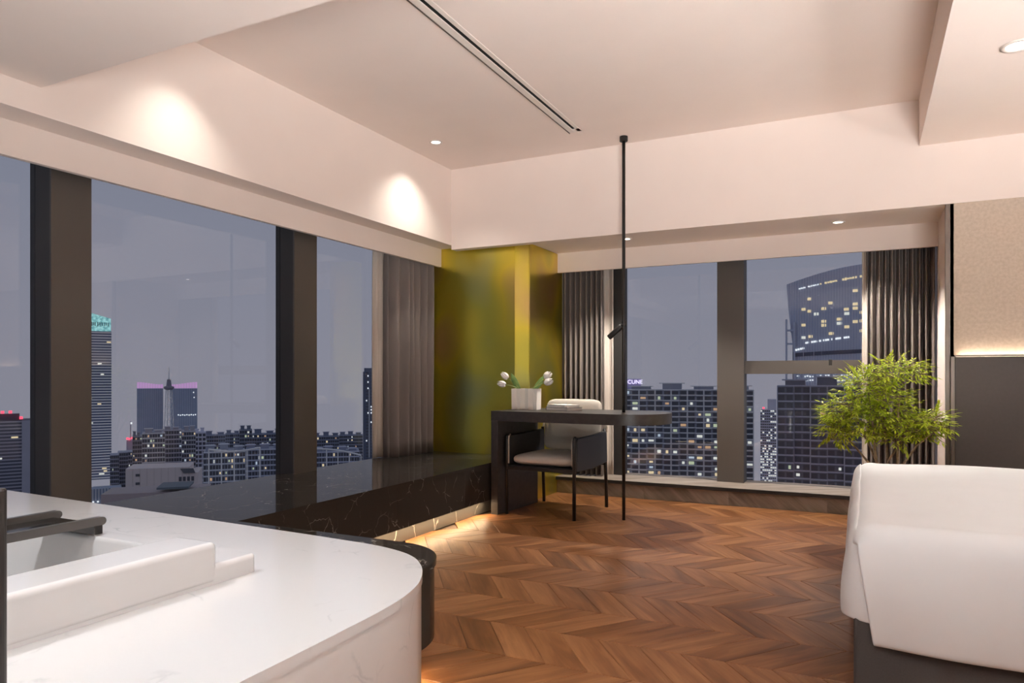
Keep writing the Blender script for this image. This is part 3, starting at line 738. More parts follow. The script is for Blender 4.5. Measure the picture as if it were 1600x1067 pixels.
mo = d2.modifiers.new('solid', 'SOLIDIFY'); mo.thickness = .009; mo.offset = -1
mo = d2.modifiers.new('sub', 'SUBSURF'); mo.levels = 1; mo.render_levels = 1

# ================================================================== POTTED TREE behind the bed
tree = thing('potted_tree', 'slender indoor tree with bright green feathery foliage in a pot behind the bed', 'potted tree', (.118, 4.73, 0))
build('pot', MB().lathe([(.12, 0), (.15, .02), (.165, .22), (.16, .225), (.145, .215), (.14, .19)], 28), 'pot', tree, smooth=True)
build('soil', MB().lathe([(.146, .195), (.1, .205), (.02, .21)], 24), 'soil', tree)
stems = [[(-.02, 0, .2), (-.04, .01, .45), (-.10, .0, .60), (-.16, -.02, .72)],
         [(-.03, 0, .2), (-.05, .02, .42), (-.16, .03, .56), (-.26, .02, .68)],
         [(.0, .0, .2), (.0, .02, .5), (-.02, .03, .75), (-.01, .0, 1.02)],
         [(.01, .01, .2), (.0, 0, .5), (.06, .0, .60), (.13, .02, .78)],
         [(.03, .0, .2), (.06, -.01, .46), (.15, .0, .60), (.26, .02, .70)],
         [(.02, -.02, .2), (.05, -.03, .5), (.05, -.05, .72), (.06, -.06, .92)],
         [(-.03, -.02, .2), (-.06, -.03, .5), (-.08, -.06, .72), (-.10, -.05, .90)]]
for s_ in stems: build('stem', MB().tube(s_, [.009, .0075, .006, .003], 8), 'bark', tree, smooth=True)
rt_ = random.Random(11)
lv = MB(); twigs = MB()
blobs = [((-.11, 0, .94), (.15, .13, .10), 420), ((.05, 0, 1.03), (.16, .12, .07), 330), ((-.24, .0, .80), (.14, .13, .10), 420), ((-.30, 0, .68), (.09, .10, .08), 260),
         ((-.14, 0, .72), (.14, .13, .10), 360), ((.0, 0, .82), (.14, .13, .12), 380), ((.19, .0, .72), (.13, .11, .075), 330), ((.05, 0, .68), (.12, .11, .08), 230), ((.27, 0, .74), (.06, .08, .06), 110)]
def leaf(mb, p, d, L, wd):
    d = d.normalized(); s = d.cross(Vector((rt_.uniform(-.4, .4), rt_.uniform(-.4, .4), 1))).normalized(); n = s.cross(d)
    i = len(mb.v); a = p; m1 = p+d*L*.45-n*L*.02; e = p+d*L-n*L*.16
    mb.v += [tuple(a), tuple(m1+s*wd), tuple(e), tuple(m1-s*wd), tuple(m1-n*wd*.35)]
    mb.f += [(i, i+1, i+4), (i+1, i+2, i+4), (i+2, i+3, i+4), (i+3, i, i+4)]
for c_, r_, cnt in blobs:
    for _ in range(cnt//3):
        while True:
            q = Vector((rt_.uniform(-1, 1), rt_.uniform(-1, 1), rt_.uniform(-1, 1)))
            if q.length < 1: break
        p = Vector((c_[0]*.92, c_[1], c_[2]))+Vector((q.x*r_[0]*.9, q.y*r_[1], q.z*r_[2]))
        od = Vector((q.x+rt_.uniform(-.5, .5), q.y+rt_.uniform(-.5, .5), .25*q.z+rt_.uniform(-.3, .35)))
        od.normalize(); tw = p+od*.06
        twigs.tube([tuple(p-od*.04), tuple(tw)], [.0012, .0007], 4, caps=False)
        for k in range(7):
            b_ = p+(tw-p)*(k/6.0); ang = (1 if k % 2 else -1)*rt_.uniform(.5, 1.0)
            dd = Matrix.Rotation(ang if k < 6 else 0, 3, 'Z') @ od
            leaf(lv, b_, dd+Vector((0, 0, rt_.uniform(-.35, .15))), rt_.uniform(.028, .046), rt_.uniform(.0045, .0070))
fo = build('foliage', lv, 'leaf', tree); fo['kind'] = 'stuff'
tg = build('twigs', twigs, 'bark', tree); tg['kind'] = 'stuff'

# ================================================================== THE CITY OUTSIDE
GZ = -130.0
def at(px, D):   # ground position at forward distance D in the direction seen at column px
    p = FW*D+RT*((px-800)/FPX*D); return p
def zat(py, D): return 1.0+(HZ-py)/FPX*D
ground = build('ground', MB().lathe([(25, GZ-1), (900, GZ-1), (900, GZ), (25, GZ)], 48), simple('dusk_ground', (.34, .33, .34), .9, noise=.4, nscale=.03), None)
struct(ground)
cm = {}
def cmat(key, col, rough=.6, noise=.06, nscale=.05):
    if key not in cm: cm[key] = simple('city_'+key, tuple(min(.85, 3.0*c) for c in col), rough, noise=noise, nscale=nscale)
    return cm[key]
DARKWIN = simple('dark_window_glass', (.085, .092, .115), .3)
LIT = [emit('lit_window_%s' % n, c, s) for n, c, s in (('warm', (1, .80, .48), .75), ('white', (.95, .97, .88), .75), ('green', (.80, .92, .62), .55), ('orange', (1, .62, .36), .5), ('cool', (.72, .86, 1), .6))]
LITSTRONG = emit('lit_window_bright', (.92, .97, 1.0), 1.0)
RED = emit('red_beacon', (1, .05, .09), 3.0)
PINK = emit('pink_crown_light', (.85, .48, .95), .55)
def tower_root(name, label, px0, px1, D, yaw=0.0, group=None):
    c = at((px0+px1)/2, D); ang = TH-math.atan(((px0+px1)/2-800)/FPX)+yaw
    t = thing(name, label, 'building', (c.x, c.y, GZ), ang, group)
    d = Vector((c.x, c.y)).length
    w_ = (px1-px0)/FPX*D*math.cos(math.atan(((px0+px1)/2-800)/FPX))
    return t, w_
def lz(py, px, D): return zat(py, D)-GZ
UNIT = {}
def unitbox(mat):
    k = mat.name
    if k not in UNIT: UNIT[k] = MB().box(-.5, .5, -.5, .5, -.5, .5).mesh('block', mat)
    return UNIT[k]
def block(name, parent, mat, x, y, z, sx, sy, sz):
    o = link(name, unitbox(mat), parent, (x, y, z)); o.scale = (sx, sy, sz); return o
def jb(mb, x, y, z, sx, sy, sz): mb.box(x-sx/2, x+sx/2, y-sy/2, y+sy/2, z-sz/2, z+sz/2)

def apartment(label, px0, px1, pytop, D, fl, cols, wallcol, slabcol, seed, lit=.12, depth=18, pybot=790, yaw=0, piers=True, single=False, crown=True, profile=None, group=None, litm=None):
    """block of flats: body, floor slabs, piers, windows; windows are single parts when they can be told apart"""
    r = random.Random(seed)
    t, W = tower_root('apartment_tower', label, px0, px1, D, yaw, group)
    Ht = lz(pytop, 0, D); Hb = max(0, lz(pybot, 0, D))
    wm = cmat('wall%d' % seed, wallcol); sm = cmat('slab%d' % seed, slabcol)
    build('body', B(-W/2, W/2, .45, depth, 0, Ht), wm, t)
    nf = int((Ht-Hb)/fl); cw = W/cols
    prof = profile or [0]*cols
    dark, litl = MB(), [MB() for _ in LIT]
    for c in range(cols):
        x = -W/2+cw*(c+.5); dy = -prof[c]
        if prof[c]: build('bay', B(x-cw/2, x+cw/2, dy+.45, .45, 0, Ht-fl*.3), wm, t)
        for k in range(nf):
            z = Ht-fl*(k+.55)
            il = r.random() < lit; mi = r.choice([0, 0, 1, 1, 2, 3, 4]) if litm is None else r.choice(litm)
            ww = cw*(.74 if not il else r.choice([.30, .45, .66])); wh = fl*.62 if not il else fl*r.choice([.35, .45, .55])
            if single: block('window', t, LIT[mi] if il else DARKWIN, x, dy+.40, z, ww, .14, wh)
            else: jb(litl[mi] if il else dark, x, dy+.40, z, ww, .14, wh)
        if piers and (c % 2 == 0):
            block('pier', t, sm, x-cw/2, dy+.15, Ht/2, cw*.11, .9, Ht)
    block('pier', t, sm, W/2-cw*.06, .15, Ht/2, cw*.11, .9, Ht)
    for k in range(nf+1):
        z = Ht-fl*k
        c = 0
        while c < cols:
            e = c
            while e+1 < cols and prof[e+1] == prof[c]: e += 1
            xa = -W/2+cw*c; xb = -W/2+cw*(e+1)
            block('floor_slab', t, sm, (xa+xb)/2, -prof[c]+.12, z, xb-xa, .75, fl*.17); c = e+1
    if not single:
        o = build('windows', dark, DARKWIN, t); o['kind'] = 'stuff'
        for k, mb in enumerate(litl):
            if mb.v: o = build('lit_windows', mb, LIT[k], t); o['kind'] = 'stuff'
    if crown:
        for k in range(max(2, cols//4)):
            x = -W/2+W*(k+.5)/max(2, cols//4)+r.uniform(-1, 1); h = r.uniform(.5, 1.25)*fl
            block('roof_house', t, wm, x, depth*.4, Ht+h/2, W/max(2, cols//4)*.6, depth*.5, h)
            block('roof_beam', t, sm, x, depth*.15, Ht+h+.25, W/max(2, cols//4)*.8, .8, .5)
    return t, W, Ht

# --- large block of flats seen through the back windows, left pane
apartment('grey block of flats with scattered lit windows and white floor bands, beyond the desk', 972, 1176, 609, 400, 3.03, 16, (.115, .12, .145), (.33, .335, .37), 21, lit=.27, single=True, pybot=765, profile=[0, 1.6, 1.6, 0, 0, 1.6, 1.6, 0, 0, 1.2, 1.2, 0, 1.6, 1.6, 0, 0], litm=[0, 1, 1, 2, 3, 4])
# --- darker block right of the mullion
apartment('dark block of flats with stacked balconies in front of the huge curved glass tower', 1213, 1372, 603, 250, 2.75, 12, (.060, .062, .078), (.155, .16, .19), 22, lit=.05, single=True, depth=22, profile=[1.5, 1.5, 0, 0, 1.0, 1.0, 0, 0, 1.5, 1.5, 0, 0])
# --- distant stepped office tower between them
t, W = tower_root('office_tower', 'slim pale stepped office tower far off between two blocks of flats', 1188, 1213, 900)
wm = cmat('pale_office', (.20, .20, .24)); Ht = lz(640, 0, 900)
build('body', B(-W/2, W/2, 0, 20, 0, Ht), wm, t); build('upper_step', B(-W*.05, W/2, 0, 18, Ht, lz(624, 0, 900)), wm, t)
mbw = MB(); mbd = MB(); r = random.Random(3)
for k in range(30):
    z = Ht-3.4*(k+.5)
    for c in range(8): jb(mbw if r.random() < (.25 if k < 13 else .5) else mbd, -W/2+W*(c+.5)/8, -.1, z, W/8*.8, .4, 1.6)
o = build('windows', mbd, DARKWIN, t); o['kind'] = 'stuff'; o = build('lit_windows', mbw, LIT[1], t); o['kind'] = 'stuff'
block('beacon', t, RED, -W*.3, 2, Ht+2, 2.0, 2.0, 2.0)

# --- huge curved glass tower
D = 520.0
cx_ = at(1310, D)
gt = thing('glass_tower', 'huge curved glass office tower with scattered lit windows and fine vertical ribs', 'building', (cx_.x, cx_.y, GZ), TH-math.atan((1310-800)/FPX))
S = D/FPX
skin = cmat('curtain_wall', (.185, .20, .245), .4, .08, .02)
rib = cmat('ribs', (.24, .25, .29), .5)
def gx(px): return (px-1310)*S*.905
def bulge(u): return 16*(u*u)       # u -1..1 across
X0, X1 = gx(1225), gx(1425)
def left_at(py):   # left edge leans in as it descends
    t = max(0, min(1, (py-436)/(560-436))); return gx(1224+14*t**1.3)
def facade(px_x, py):
    u = (px_x-(X0+X1)/2)/((X1-X0)/2); return bulge(u)
def ztop(x):
    u = (x-X0)/(X1-X0); return zat(436, D)-GZ+ (zat(412, D)-zat(436, D))*math.sin(min(1, u*1.0)*PI/2*1.15)
P = []
NY = 24
for j in range(NY+1):
    py = 436+(1000-436)*(j/NY)**1.6; row = []
    xl = left_at(py)
    for i in range(33):
        x = xl+(X1-xl)*i/32; z = (ztop(x) if j == 0 else zat(py, D)-GZ)
        z = min(z, ztop(x)) if j else z
        row.append((x, facade(x, py), max(0, z)))
    P.append(row)
build('glass_skin', MB().grid(P), skin, gt, smooth=True)
build('core', B(X0+4, X1, 14, 60, 0, zat(440, D)-GZ), cmat('core', (.07, .075, .09)), gt)
mbr = MB()
for i in range(0, 46):
    x = X0+(X1-X0)*(i+.5)/46
    zt = ztop(x); zb = 0
    # rib starts where the leaning left edge has passed
    for j in range(1):
        pyl = 1000
        for q in range(436, 1000, 4):
            if left_at(q) > x: pyl = q; break
        zb = max(0, zat(pyl, D)-GZ)
    jb(mbr, x, facade(x, 0)-.3, (zt+zb)/2, .45, .5, zt-zb)
o = build('ribs', mbr, rib, gt); o['kind'] = 'stuff'
def lit_on(px, py, w_, h_, mat, name='window'):
    x = gx(px); block(name, gt, mat, x, facade(x, py)-.45, zat(py, D)-GZ, w_*S, .3, h_*S)
for zx, zy in ((310, 310), (262, 387), (310, 405), (362, 430), (262, 510), (262, 608), (317, 602), (420, 392), (475, 352), (420, 490), (420, 520), (478, 585), (540, 478), (540, 510), (597, 538), (593, 405), (597, 438), (660, 268), (660, 368), (660, 400), (660, 500), (712, 432), (712, 495), (712, 570)):
    lit_on(1200+zx/4.847, 400+zy/4.847, 7.0, 4.2, LIT[0] if (zx+zy) % 3 else LIT[1])
r = random.Random(9)
for k in range(26):
    f = k/25; px = 1247+(1345-1247)*f; py = 446-12.5*f
    if r.random() < .8: lit_on(px, py, r.uniform(2.2, 4.2), r.uniform(1.8, 4.4) if f > .4 else 1.8, LIT[0] if f > .35 else LITSTRONG)
for k in range(22):
    f = k/21; px = 1258+(1326-1258)*f; py = 534-7*f
    if r.random() < .75: lit_on(px, py, r.uniform(2, 3.6), 2.8, LITSTRONG)
for k in range(4): lit_on(1241+4*k, 545-.8*k, 3, 3, LITSTRONG)
for row_, py in enumerate((588, 595)):
    for k in range(30):
        px = 1244+4.2*k
        if r.random() < .7: lit_on(px, py-1.5*k/30+r.uniform(-.8, .8), r.uniform(2, 4), r.uniform(1.5, 2.8), LITSTRONG)
mbb = MB()
for i in range(32):
    x = left_at(552)+(X1-left_at(552))*(i+.5)/32; jb(mbb, x, facade(x, 0)-.5, zat(553-i*.22, D)-GZ, (X1-X0)/32*1.03, .6, 6.0*S)
build('dark_belt', mbb, cmat('belt', (.028, .034, .055)), gt)
for px, a, b in ((1226.5, 495, 900), (1238, 500, 900)):
    block('outrigger_column', gt, skin, gx(px)-(.8 if px < 1230 else 0), 10 if px < 1230 else 11, (zat(a, D)+zat(b, D))/2-GZ, 2.6*S, 4, (zat(a, D)-zat(b, D)))
for py in (513, 535): block('outrigger_brace', gt, skin, gx(1232), 10.5, zat(py, D)-GZ, 12*S, 2, 3.0*S)

# --- building with a lit roof sign behind the flats
t, W = tower_root('sign_building', 'office block with a glowing violet-white roof sign behind the grey flats', 962, 1004, 560)
build('body', B(-W/2, W/2, 0, 20, 0, lz(606, 0, 560)), cmat('signwall', (.16, .15, .24)), t)
build('roof_screen', B(-W/2, W*.44, .3, 1.2, lz(606, 0, 560), lz(592, 0, 560)), cmat('signscreen', (.20, .17, .34)), t)
def text(parent, s, size, x, y, z, mat, name='sign_lettering'):
    cu = bpy.data.curves.new('txt', 'FONT'); cu.body = s; cu.size = size; cu.extrude = .15; cu.align_x = 'CENTER'
    o = bpy.data.objects.new('txt', cu); C.objects.link(o)
    bpy.context.view_layer.update()
    me = bpy.data.meshes.new_from_object(o.evaluated_get(bpy.context.evaluated_depsgraph_get()))
    bpy.data.objects.remove(o); me.materials.clear(); me.materials.append(mat)
    q = link(name, me, parent, (x, y, z)); q.rotation_euler = (PI/2, 0, 0); return q
SIGNW = emit('sign_white', (.86, .80, 1.0), 1.5)
text(t, 'FCUNE', 4.4, 3.6, -.2, lz(599.5, 0, 560), SIGNW)
tor = []
for k in range(20):
    a = 2*PI*k/20; tor.append((W*.44+1.6+1.5*math.cos(a), .0, lz(596, 0, 560)+1.5*math.sin(a)))
build('ring_emblem', MB().tube(tor+[tor[0]], .22, 6), emit('sign_dim', (.6, .58, .8), .5), t)

# --- left windows
def banded(label, px0, px1, pyt0, D, fl, seed, colw, cold, pybot=775, slope=0, depth=30, yaw=0.0, lit=.02):
    r = random.Random(seed); t, W = tower_root('office_tower', label, px0, px1, D, yaw)
    Ht = lz(pyt0, 0, D); Hb = max(0, lz(pybot, 0, D))
    build('body', B(-W/2, W/2, 0, depth, 0, Ht), cmat('bd%d' % seed, cold), t)
    k = 0
    while Ht-fl*(k+1) > Hb:
        z = Ht-fl*(k+.5)
        block('spandrel', t, cmat('bw%d' % seed, colw), 0, -.1, z, W, .5, fl*.42)
        while r.random() < lit*12:
            x = r.uniform(-.45, .45)*W; block('lit_window', t, LIT[r.choice([0, 1, 1])], x, -.15, z+fl*.45, W*r.uniform(.05, .14), .4, fl*.5)
            if r.random() < .4: break
        k += 1
    return t, W, Ht
t, W, Ht = banded('tall office tower with pale floor bands and a teal lit top', 112, 174.5, 517, 900, 3.42, 31, (.34, .36, .44), (.035, .045, .075), pybot=765, lit=.03)
def tealmat():
    m = bpy.data.materials.new('teal_screen'); m.use_nodes = True; t_ = m.node_tree; t_.nodes.clear(); N = t_.nodes.new; L = t_.links.new
    o = N('ShaderNodeOutputMaterial'); e = N('ShaderNodeEmission'); tc = N('ShaderNodeTexCoord'); nz = N('ShaderNodeTexNoise'); r = N('ShaderNodeValToRGB')
    nz.inputs['Scale'].default_value = .32; nz.inputs['Detail'].default_value = 4; L(tc.outputs['Object'], nz.inputs[0]); L(nz.outputs['Fac'], r.inputs[0])
    r.color_ramp.elements[0].position = .35; r.color_ramp.elements[0].color = (.10, .36, .40, 1); r.color_ramp.elements[1].position = .62; r.color_ramp.elements[1].color = (.42, .86, .86, 1)
    L(r.outputs[0], e.inputs[0]); e.inputs[1].default_value = .8; L(e.outputs[0], o.inputs[0]); return m
zt0, zt1 = lz(481, 0, 900)-Ht, lz(497, 0, 900)-Ht
mb = MB(); a = W/2
mb.v = [(-a, 0, Ht), (a*.97, 0, Ht), (a*.97, 0, Ht+zt1), (-a, 0, Ht+zt0), (-a, 20, Ht), (a*.97, 20, Ht), (a*.97, 20, Ht+zt1), (-a, 20, Ht+zt0)]
mb.f = [(0, 1, 2, 3), (5, 4, 7, 6), (3, 2, 6, 7), (1, 5, 6, 2), (4, 0, 3, 7)]
crownp = build('lit_crown', mb, tealmat(), t)
SG = simple('sign_strokes', (.05, .10, .14), .6)
for x, h, dz in ((.02, .5, 0), (.10, .42, .02), (.18, .5, 0), (.30, .55, .0), (.38, .4, .03), (.46, .5, -.01), (.55, .45, .0), (.66, .5, 0), (.76, .4, .02), (.85, .45, 0)):
    block('sign_stroke', crownp, SG, x*a, -.2, Ht+zt1*(.55+dz), .9, .3, zt1*h*.6)
banded('dark office block with red beacons on its roof beside the window mullion', -60, 54, 657, 700, 3.4, 32, (.13, .13, .155), (.035, .037, .05), lit=.01)
rb = [o for o in C.objects if o.get('label', '').startswith('dark office block with red')][0]
H2 = lz(657, 0, 700); W2 = (54+60)/FPX*700*math.cos(math.atan((-3-800)/FPX))
build('roof_house', B(W2*.02, W2*.30, 3, 15, H2, H2+6), cmat('bd32', (.04, .04, .055)), rb)
for x in (.06, .17, .32): block('beacon', rb, RED, W2*x, 1, H2+(8 if x < .2 else 2.0), 2.6, 2.0, 2.4)
build('side_bay', B(W2*.33, W2*.5, -1.2, 0, 0, H2-.5), cmat('bdl', (.15, .15, .175)), rb)
# twin towers
for k, (a, b, py, lb) in enumerate(((214, 255, 607, 'dark slab tower with pink lit crown, left open beside the lattice mast'), (266, 308.5, 607, 'dark slab tower with pink lit crown and a row of lit windows halfway up'))):
    t, W = tower_root('slab_tower', lb if k else 'dark slab tower with pink lit crown and no lit windows beside the lattice mast', a, b, 1400)
    Ht = lz(py, 0, 1400); wm = cmat('twin', (.070, .088, .125), .4)
    build('body', B(-W/2, W/2, 0, 30, 0, Ht), wm, t)
    nst = 10
    for i in range(nst):
        u = (i+.5)/nst; dz = 2.2*math.cos(u*PI*1.1+(0 if k == 0 else PI*.9))
        block('crown_light', t, PINK, -W/2+W*u, -.3, Ht+5.5+dz*.5, W/nst*.86, 1, 10+dz)
    mbr = MB()
    for i in range(12): jb(mbr, -W/2+W*(i+.5)/12, -.2, Ht/2, W/12*.3, .6, Ht)
    o = build('ribs', mbr, cmat('twinrib', (.10, .12, .16)), t); o['kind'] = 'stuff'
    if k:
        for i in range(9): block('lit_window', t, LITSTRONG, -W*.20+W*.63*i/8, -.7, lz(648+(i % 2)*.6, 0, 1400), W*.045, .5, 2.2)
        for x, py in ((.36, 613), (.38, 621)): block('lit_window', t, LITSTRONG, W*x, -.7, lz(py, 0, 1400), 1.8, .5, 2)
# lattice mast
c = at(264, 620); mast = thing('lattice_mast', 'grey steel lattice telecom mast with thin antenna', 'mast', (c.x, c.y, GZ), TH)
sm = cmat('steel', (.34, .33, .36)); S6 = 620/FPX
zb_, zm_ = lz(700, 0, 620), lz(607, 0, 620)
def half(z): f = (z-zb_)/(zm_-zb_); return (9.5-4.5*f)*S6/2*1.25
for sx in (-1, 1):
    for sy in (-1, 1):
        build('leg', MB().tube([(sx*half(0)*1.2, sy*half(0)*1.2, 0), (sx*half(zb_), sy*half(zb_), zb_), (sx*half(zm_), sy*half(zm_), zm_)], .30, 6), sm, mast)
z = zb_; i = 0
while z < zm_-2:
    h = half(z); z2_ = min(zm_, z+6.0); h2 = half(z2_)
    br_ = MB()
    for s in (-1, 1):
        br_.tube([(-h, s*h, z), (h2, s*h2, z2_)], .15, 5); br_.tube([(h, s*h, z), (-h2, s*h2, z2_)], .15, 5); br_.tube([(s*h, -h, z), (s*h2, h2, z2_)], .15, 5)
        br_.tube([(-h, s*h, z), (h, s*h, z)], .15, 5)
    build('brace', br_, sm, mast); z = z2_; i += 1
build('platform_ring', MB().lathe([(2.6, zm_-1), (4.2, zm_), (4.2, zm_+1.6), (2.2, zm_+2.2), (1.5, zm_+8)], 14), cmat('steel_dark', (.08, .08, .10)), mast)
build('antenna', MB().tube([(0, 0, zm_+5), (0, 0, lz(588, 0, 620)), (0, 0, lz(574, 0, 620))], [.7, .45, .18], 6), sm, mast)
# blocks of flats, left
FL = 'blocks of flats seen from the left windows'
apartment('pale block of flats with white vertical strips below the lattice mast', 222, 258, 677, 470, 3.2, 9, (.125, .125, .145), (.30, .29, .31), 41, lit=.14, pybot=770)
apartment('tallest grey block of flats standing under the lattice mast', 255, 284, 672, 500, 3.2, 7, (.12, .12, .14), (.24, .235, .26), 42, lit=.10, pybot=770)
apartment('grey block of flats with bright lit windows below the second slab tower', 284, 306, 674, 520, 3.2, 6, (.14, .14, .16), (.26, .26, .29), 43, lit=.22, pybot=770)
apartment('narrow dim block of flats beside the red lit crane', 207, 222, 682, 540, 3.2, 4, (.09, .09, .105), (.16, .16, .18), 44, lit=.12, pybot=770)
apartment('plain pale windowless end wall of a tower of flats', 304, 322, 676, 560, 3.4, 3, (.24, .24, .28), (.25, .25, .29), 45, lit=.0, pybot=770, piers=False)
apartment('blue-grey block of flats beside the curved white roof edge', 320, 352, 680, 640, 3.3, 9, (.085, .095, .13), (.17, .18, .22), 46, lit=.14, pybot=770)
apartment('dark blue-grey block of flats under the middle of the curved roof edge', 352, 374, 678, 690, 3.3, 7, (.075, .085, .115), (.15, .16, .20), 47, lit=.10, pybot=770)
apartment('tallest dark block of flats against the second mullion', 374, 394, 672, 600, 3.3, 5, (.055, .065, .09), (.13, .14, .17), 48, lit=.10, pybot=770)
apartment('wide blue-grey block of flats running behind the second mullion', 394, 446, 678, 640, 3.3, 14, (.07, .082, .115), (.14, .15, .19), 49, lit=.12, pybot=770)
apartment('nearer block of flats with bright windows above the marble platform', 318, 384, 706, 360, 3.0, 14, (.115, .125, .155), (.25, .26, .30), 50, lit=.20, pybot=800)
apartment('nearer block of flats with tall white strips above the marble platform', 384, 446, 702, 405, 3.0, 13, (.105, .115, .15), (.23, .24, .29), 51, lit=.14, pybot=800)
apartment('row of distant flats right of the second mullion', 488, 530, 682, 700, 3.3, 12, (.075, .085, .115), (.14, .15, .19), 52, lit=.10, pybot=770)
apartment('row of distant flats beside the slim high-rise', 530, 567, 680, 740, 3.3, 12, (.085, .095, .125), (.16, .17, .21), 53, lit=.10, pybot=770)
apartment('nearer row of flats with white ribs right of the second mullion', 486, 562, 706, 420, 3.0, 18, (.10, .11, .145), (.22, .23, .28), 54, lit=.06, pybot=790)
# slim high-rise
t, W = tower_root('high_rise', 'slim dark high-rise beside the cream sheer curtain with a pale light line', 569, 588, 600)
Ht = lz(575, 0, 600); wm = cmat('slim', (.040, .050, .075), .4)
build('body', B(-W/2, W/2, 0, 12, 0, Ht), wm, t); build('side_wing', B(-W/2-1.0, -W/2+1.2, 1, 11, 0, Ht-3), cmat('slim2', (.065, .075, .10)), t)
build('light_line', B(-W*.12, -W*.06, -.3, .0, lz(715, 0, 600), lz(607, 0, 600)), cmat('paleline', (.6, .6, .65)), t)
mbd = MB(); mbl = MB(); r = random.Random(5)
for k in range(34):
    for x in (-.3, -.18, .08, .22, .36): jb(mbl if r.random() < .07 else mbd, W*x, -.15, Ht-4-2.6*k, W*.09, .3, 1.2)
o = build('windows', mbd, DARKWIN, t); o['kind'] = 'stuff'; o = build('lit_windows', mbl, LITSTRONG, t); o['kind'] = 'stuff'
# curved white roof edges
def arch(label, pts, D):
    P_ = []
    for px, py in pts: p = at(px, D); P_.append((p.x, p.y, zat(py, D)))
    b = P_[0]; o = thing('curved_roof', label, 'roof edge', b)
    build('edge_beam', MB().tube([(p[0]-b[0], p[1]-b[1], p[2]-b[2]) for p in P_], .5, 6), cmat('white_edge', (.36, .36, .40)), o)
    for k in range(0, len(P_), 2):
        p = P_[k]; build('support', MB().tube([(p[0]-b[0], p[1]-b[1], p[2]-b[2]), (p[0]-b[0], p[1]-b[1], GZ-b[2])], .35, 5), cmat('white_edge', (.36, .36, .40)), o)
arch('white curved roof edge sweeping across the flats before the second mullion', [(326+10*k, 702+4.5*math.sin(PI*k/8)-k*.35) for k in range(9)], 345)
arch('white curved roof edge sloping across the flats right of the second mullion', [(492+9*k, 701+(.16*k*k)) for k in range(9)], 400)
# crane with red lights
c = at(204, 760); cr = thing('construction_site', 'hazy half-built tower with red lights beside the teal-topped tower', 'building', (c.x, c.y, GZ), TH)
S7 = 760/FPX
build('frame', B(-6.5*S7, 7*S7, 0, 14, 0, lz(688, 0, 760)), cmat('site', (.17, .15, .18)), cr)
build('mast', MB().tube([(0, 0, lz(690, 0, 760)), (0, 0, lz(658, 0, 760))], .5, 6), cmat('site', (.17, .15, .18)), cr)
for px, py in ((200, 685), (203, 685.5), (208, 684)): block('red_lamp', cr, RED, (px-204)*S7, -1, lz(py, 0, 760), 1.7, 1.5, 1.7)
block('white_lamp', cr, LITSTRONG, 2*S7, -1, lz(661, 0, 760), 1.4, 1, 2.0)
# distant skyline haze-grey blocks
for k, (a, b, py) in enumerate(((172, 186, 711), (184, 200, 707), (198, 212, 706))):
    apartment(('low far block beside the teal-topped tower', 'low far block below the red lit site', 'low far block in front of the red lit site')[k], a, b, py, 560+20*k, 3.2, 5, (.12, .125, .155), (.17, .175, .21), 60+k, lit=.05, pybot=775, crown=False)
# nearby low pale building with roof hatch
c = at(252, 150); S1 = 150/FPX
lo = thing('low_building', 'low pale panelled building with a sloped roof light just below the window', 'building', (c.x, c.y, zat(900, 150)), TH+.32)
Hl = zat(731, 150)-zat(900, 150)
pm = cmat('panels', (.23, .205, .20), .7)
build('body', B(-50*S1, 40*S1, 0, 9, GZ-zat(900, 150), Hl), pm, lo)
build('sloped_end', loc_(MB().prism([(40*S1, 0), (53*S1, 0), (53*S1, 9), (40*S1, 9)], GZ-zat(900, 150), Hl-1.2), (0, 0, 0)), pm, lo)
for i in range(-5, 5): build('panel_joint', B(i*10*S1-.02, i*10*S1+.02, -.03, 0, 0, Hl), cmat('joint', (.12, .11, .11)), lo)
mb = MB(); xa, xb = 27*S1, 46*S1
mb.v = [(xa, -.15, Hl-.3), (xb, -.15, Hl-.3), (xb+.4, -.35, Hl-1.3), (xa+.7, -.35, Hl-1.3), (xa, .1, Hl-.3), (xb, .1, Hl-.3), (xb+.4, .1, Hl-1.3), (xa+.7, .1, Hl-1.3)]
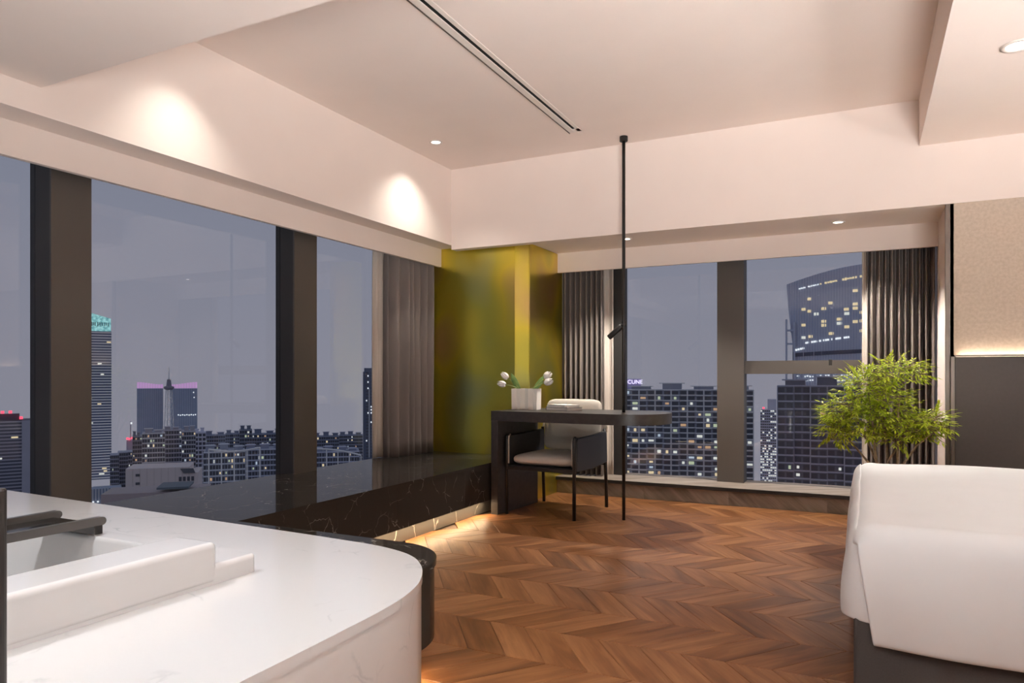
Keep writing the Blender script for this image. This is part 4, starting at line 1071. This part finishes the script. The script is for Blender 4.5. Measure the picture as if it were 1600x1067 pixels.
mb.f = [(0, 1, 2, 3), (4, 5, 6, 7), (0, 1, 5, 4), (2, 3, 7, 6), (0, 3, 7, 4), (1, 2, 6, 5)]
build('roof_light', mb, DARKWIN, lo)
for k, (px, py) in enumerate(((-33, 740), (-33, 753), (28, 750), (34, 750), (40, 750), (46, 750))):
    build('window', B((px-3)*S1, (px+(3 if k < 2 else 1))*S1, -.06, .0, zat(py+3, 150)-zat(900, 150), zat(py-(1 if k < 2 else 4), 150)-zat(900, 150)), DARKWIN, lo)
c = at(225, 120); S2 = 120/FPX
ter = thing('roof_terrace', 'flat pinkish roof terrace with a dark canopy below the low pale building', 'roof', (c.x, c.y, zat(900, 120)), TH+.3)
build('deck', B(-60*S2, 90*S2, 0, 8, GZ-zat(900, 120), zat(770, 120)-zat(900, 120)), cmat('pinkroof', (.14, .115, .115)), ter)
build('canopy', B(20*S2, 66*S2, -1.5, 5, zat(764, 120)-zat(900, 120), zat(761, 120)-zat(900, 120)), cmat('canopy', (.04, .05, .06)), ter)
# lit low block at the foot of the tower
t, W = tower_root('podium', 'low podium with white columns and a warm lit corner below the banded tower', 138, 190, 430)
Hp = lz(763, 0, 430); build('body', B(-W/2, W/2, 0, 12, 0, Hp), cmat('pod', (.10, .115, .15)), t)
for k in range(11): block('column', t, cmat('podc', (.36, .37, .42)), -W/2+W*(k+.5)/11, -.3, Hp-3.5, W*.02, .6, 7)
block('lit_corner', t, emit('warm_lobby', (1, .66, .36), .7), W*.36, -.6, Hp-3.0, W*.10, 1, 6)
for k in range(5): block('lit_window', t, LITSTRONG, -W*.35+W*.14*k, -.8, Hp-7.6, 1.0, .6, .8)

# ---- group names of the repeats
GR = {'tulip': 'white tulips in the vase', 'downlight': 'recessed ceiling downlights', 'curtain': 'taupe curtains', 'sheer_curtain': 'cream sheers', 'apartment_tower': 'blocks of flats outside', 'book': 'booklets on the desk', 'slab_tower': 'twin slab towers', 'curved_roof': 'curved white roof edges', 'office_tower': 'office towers outside'}
for o in C.objects:
    if o.parent is None and o.get('label') and o.name.split('.')[0] in GR: o['group'] = GR[o.name.split('.')[0]]
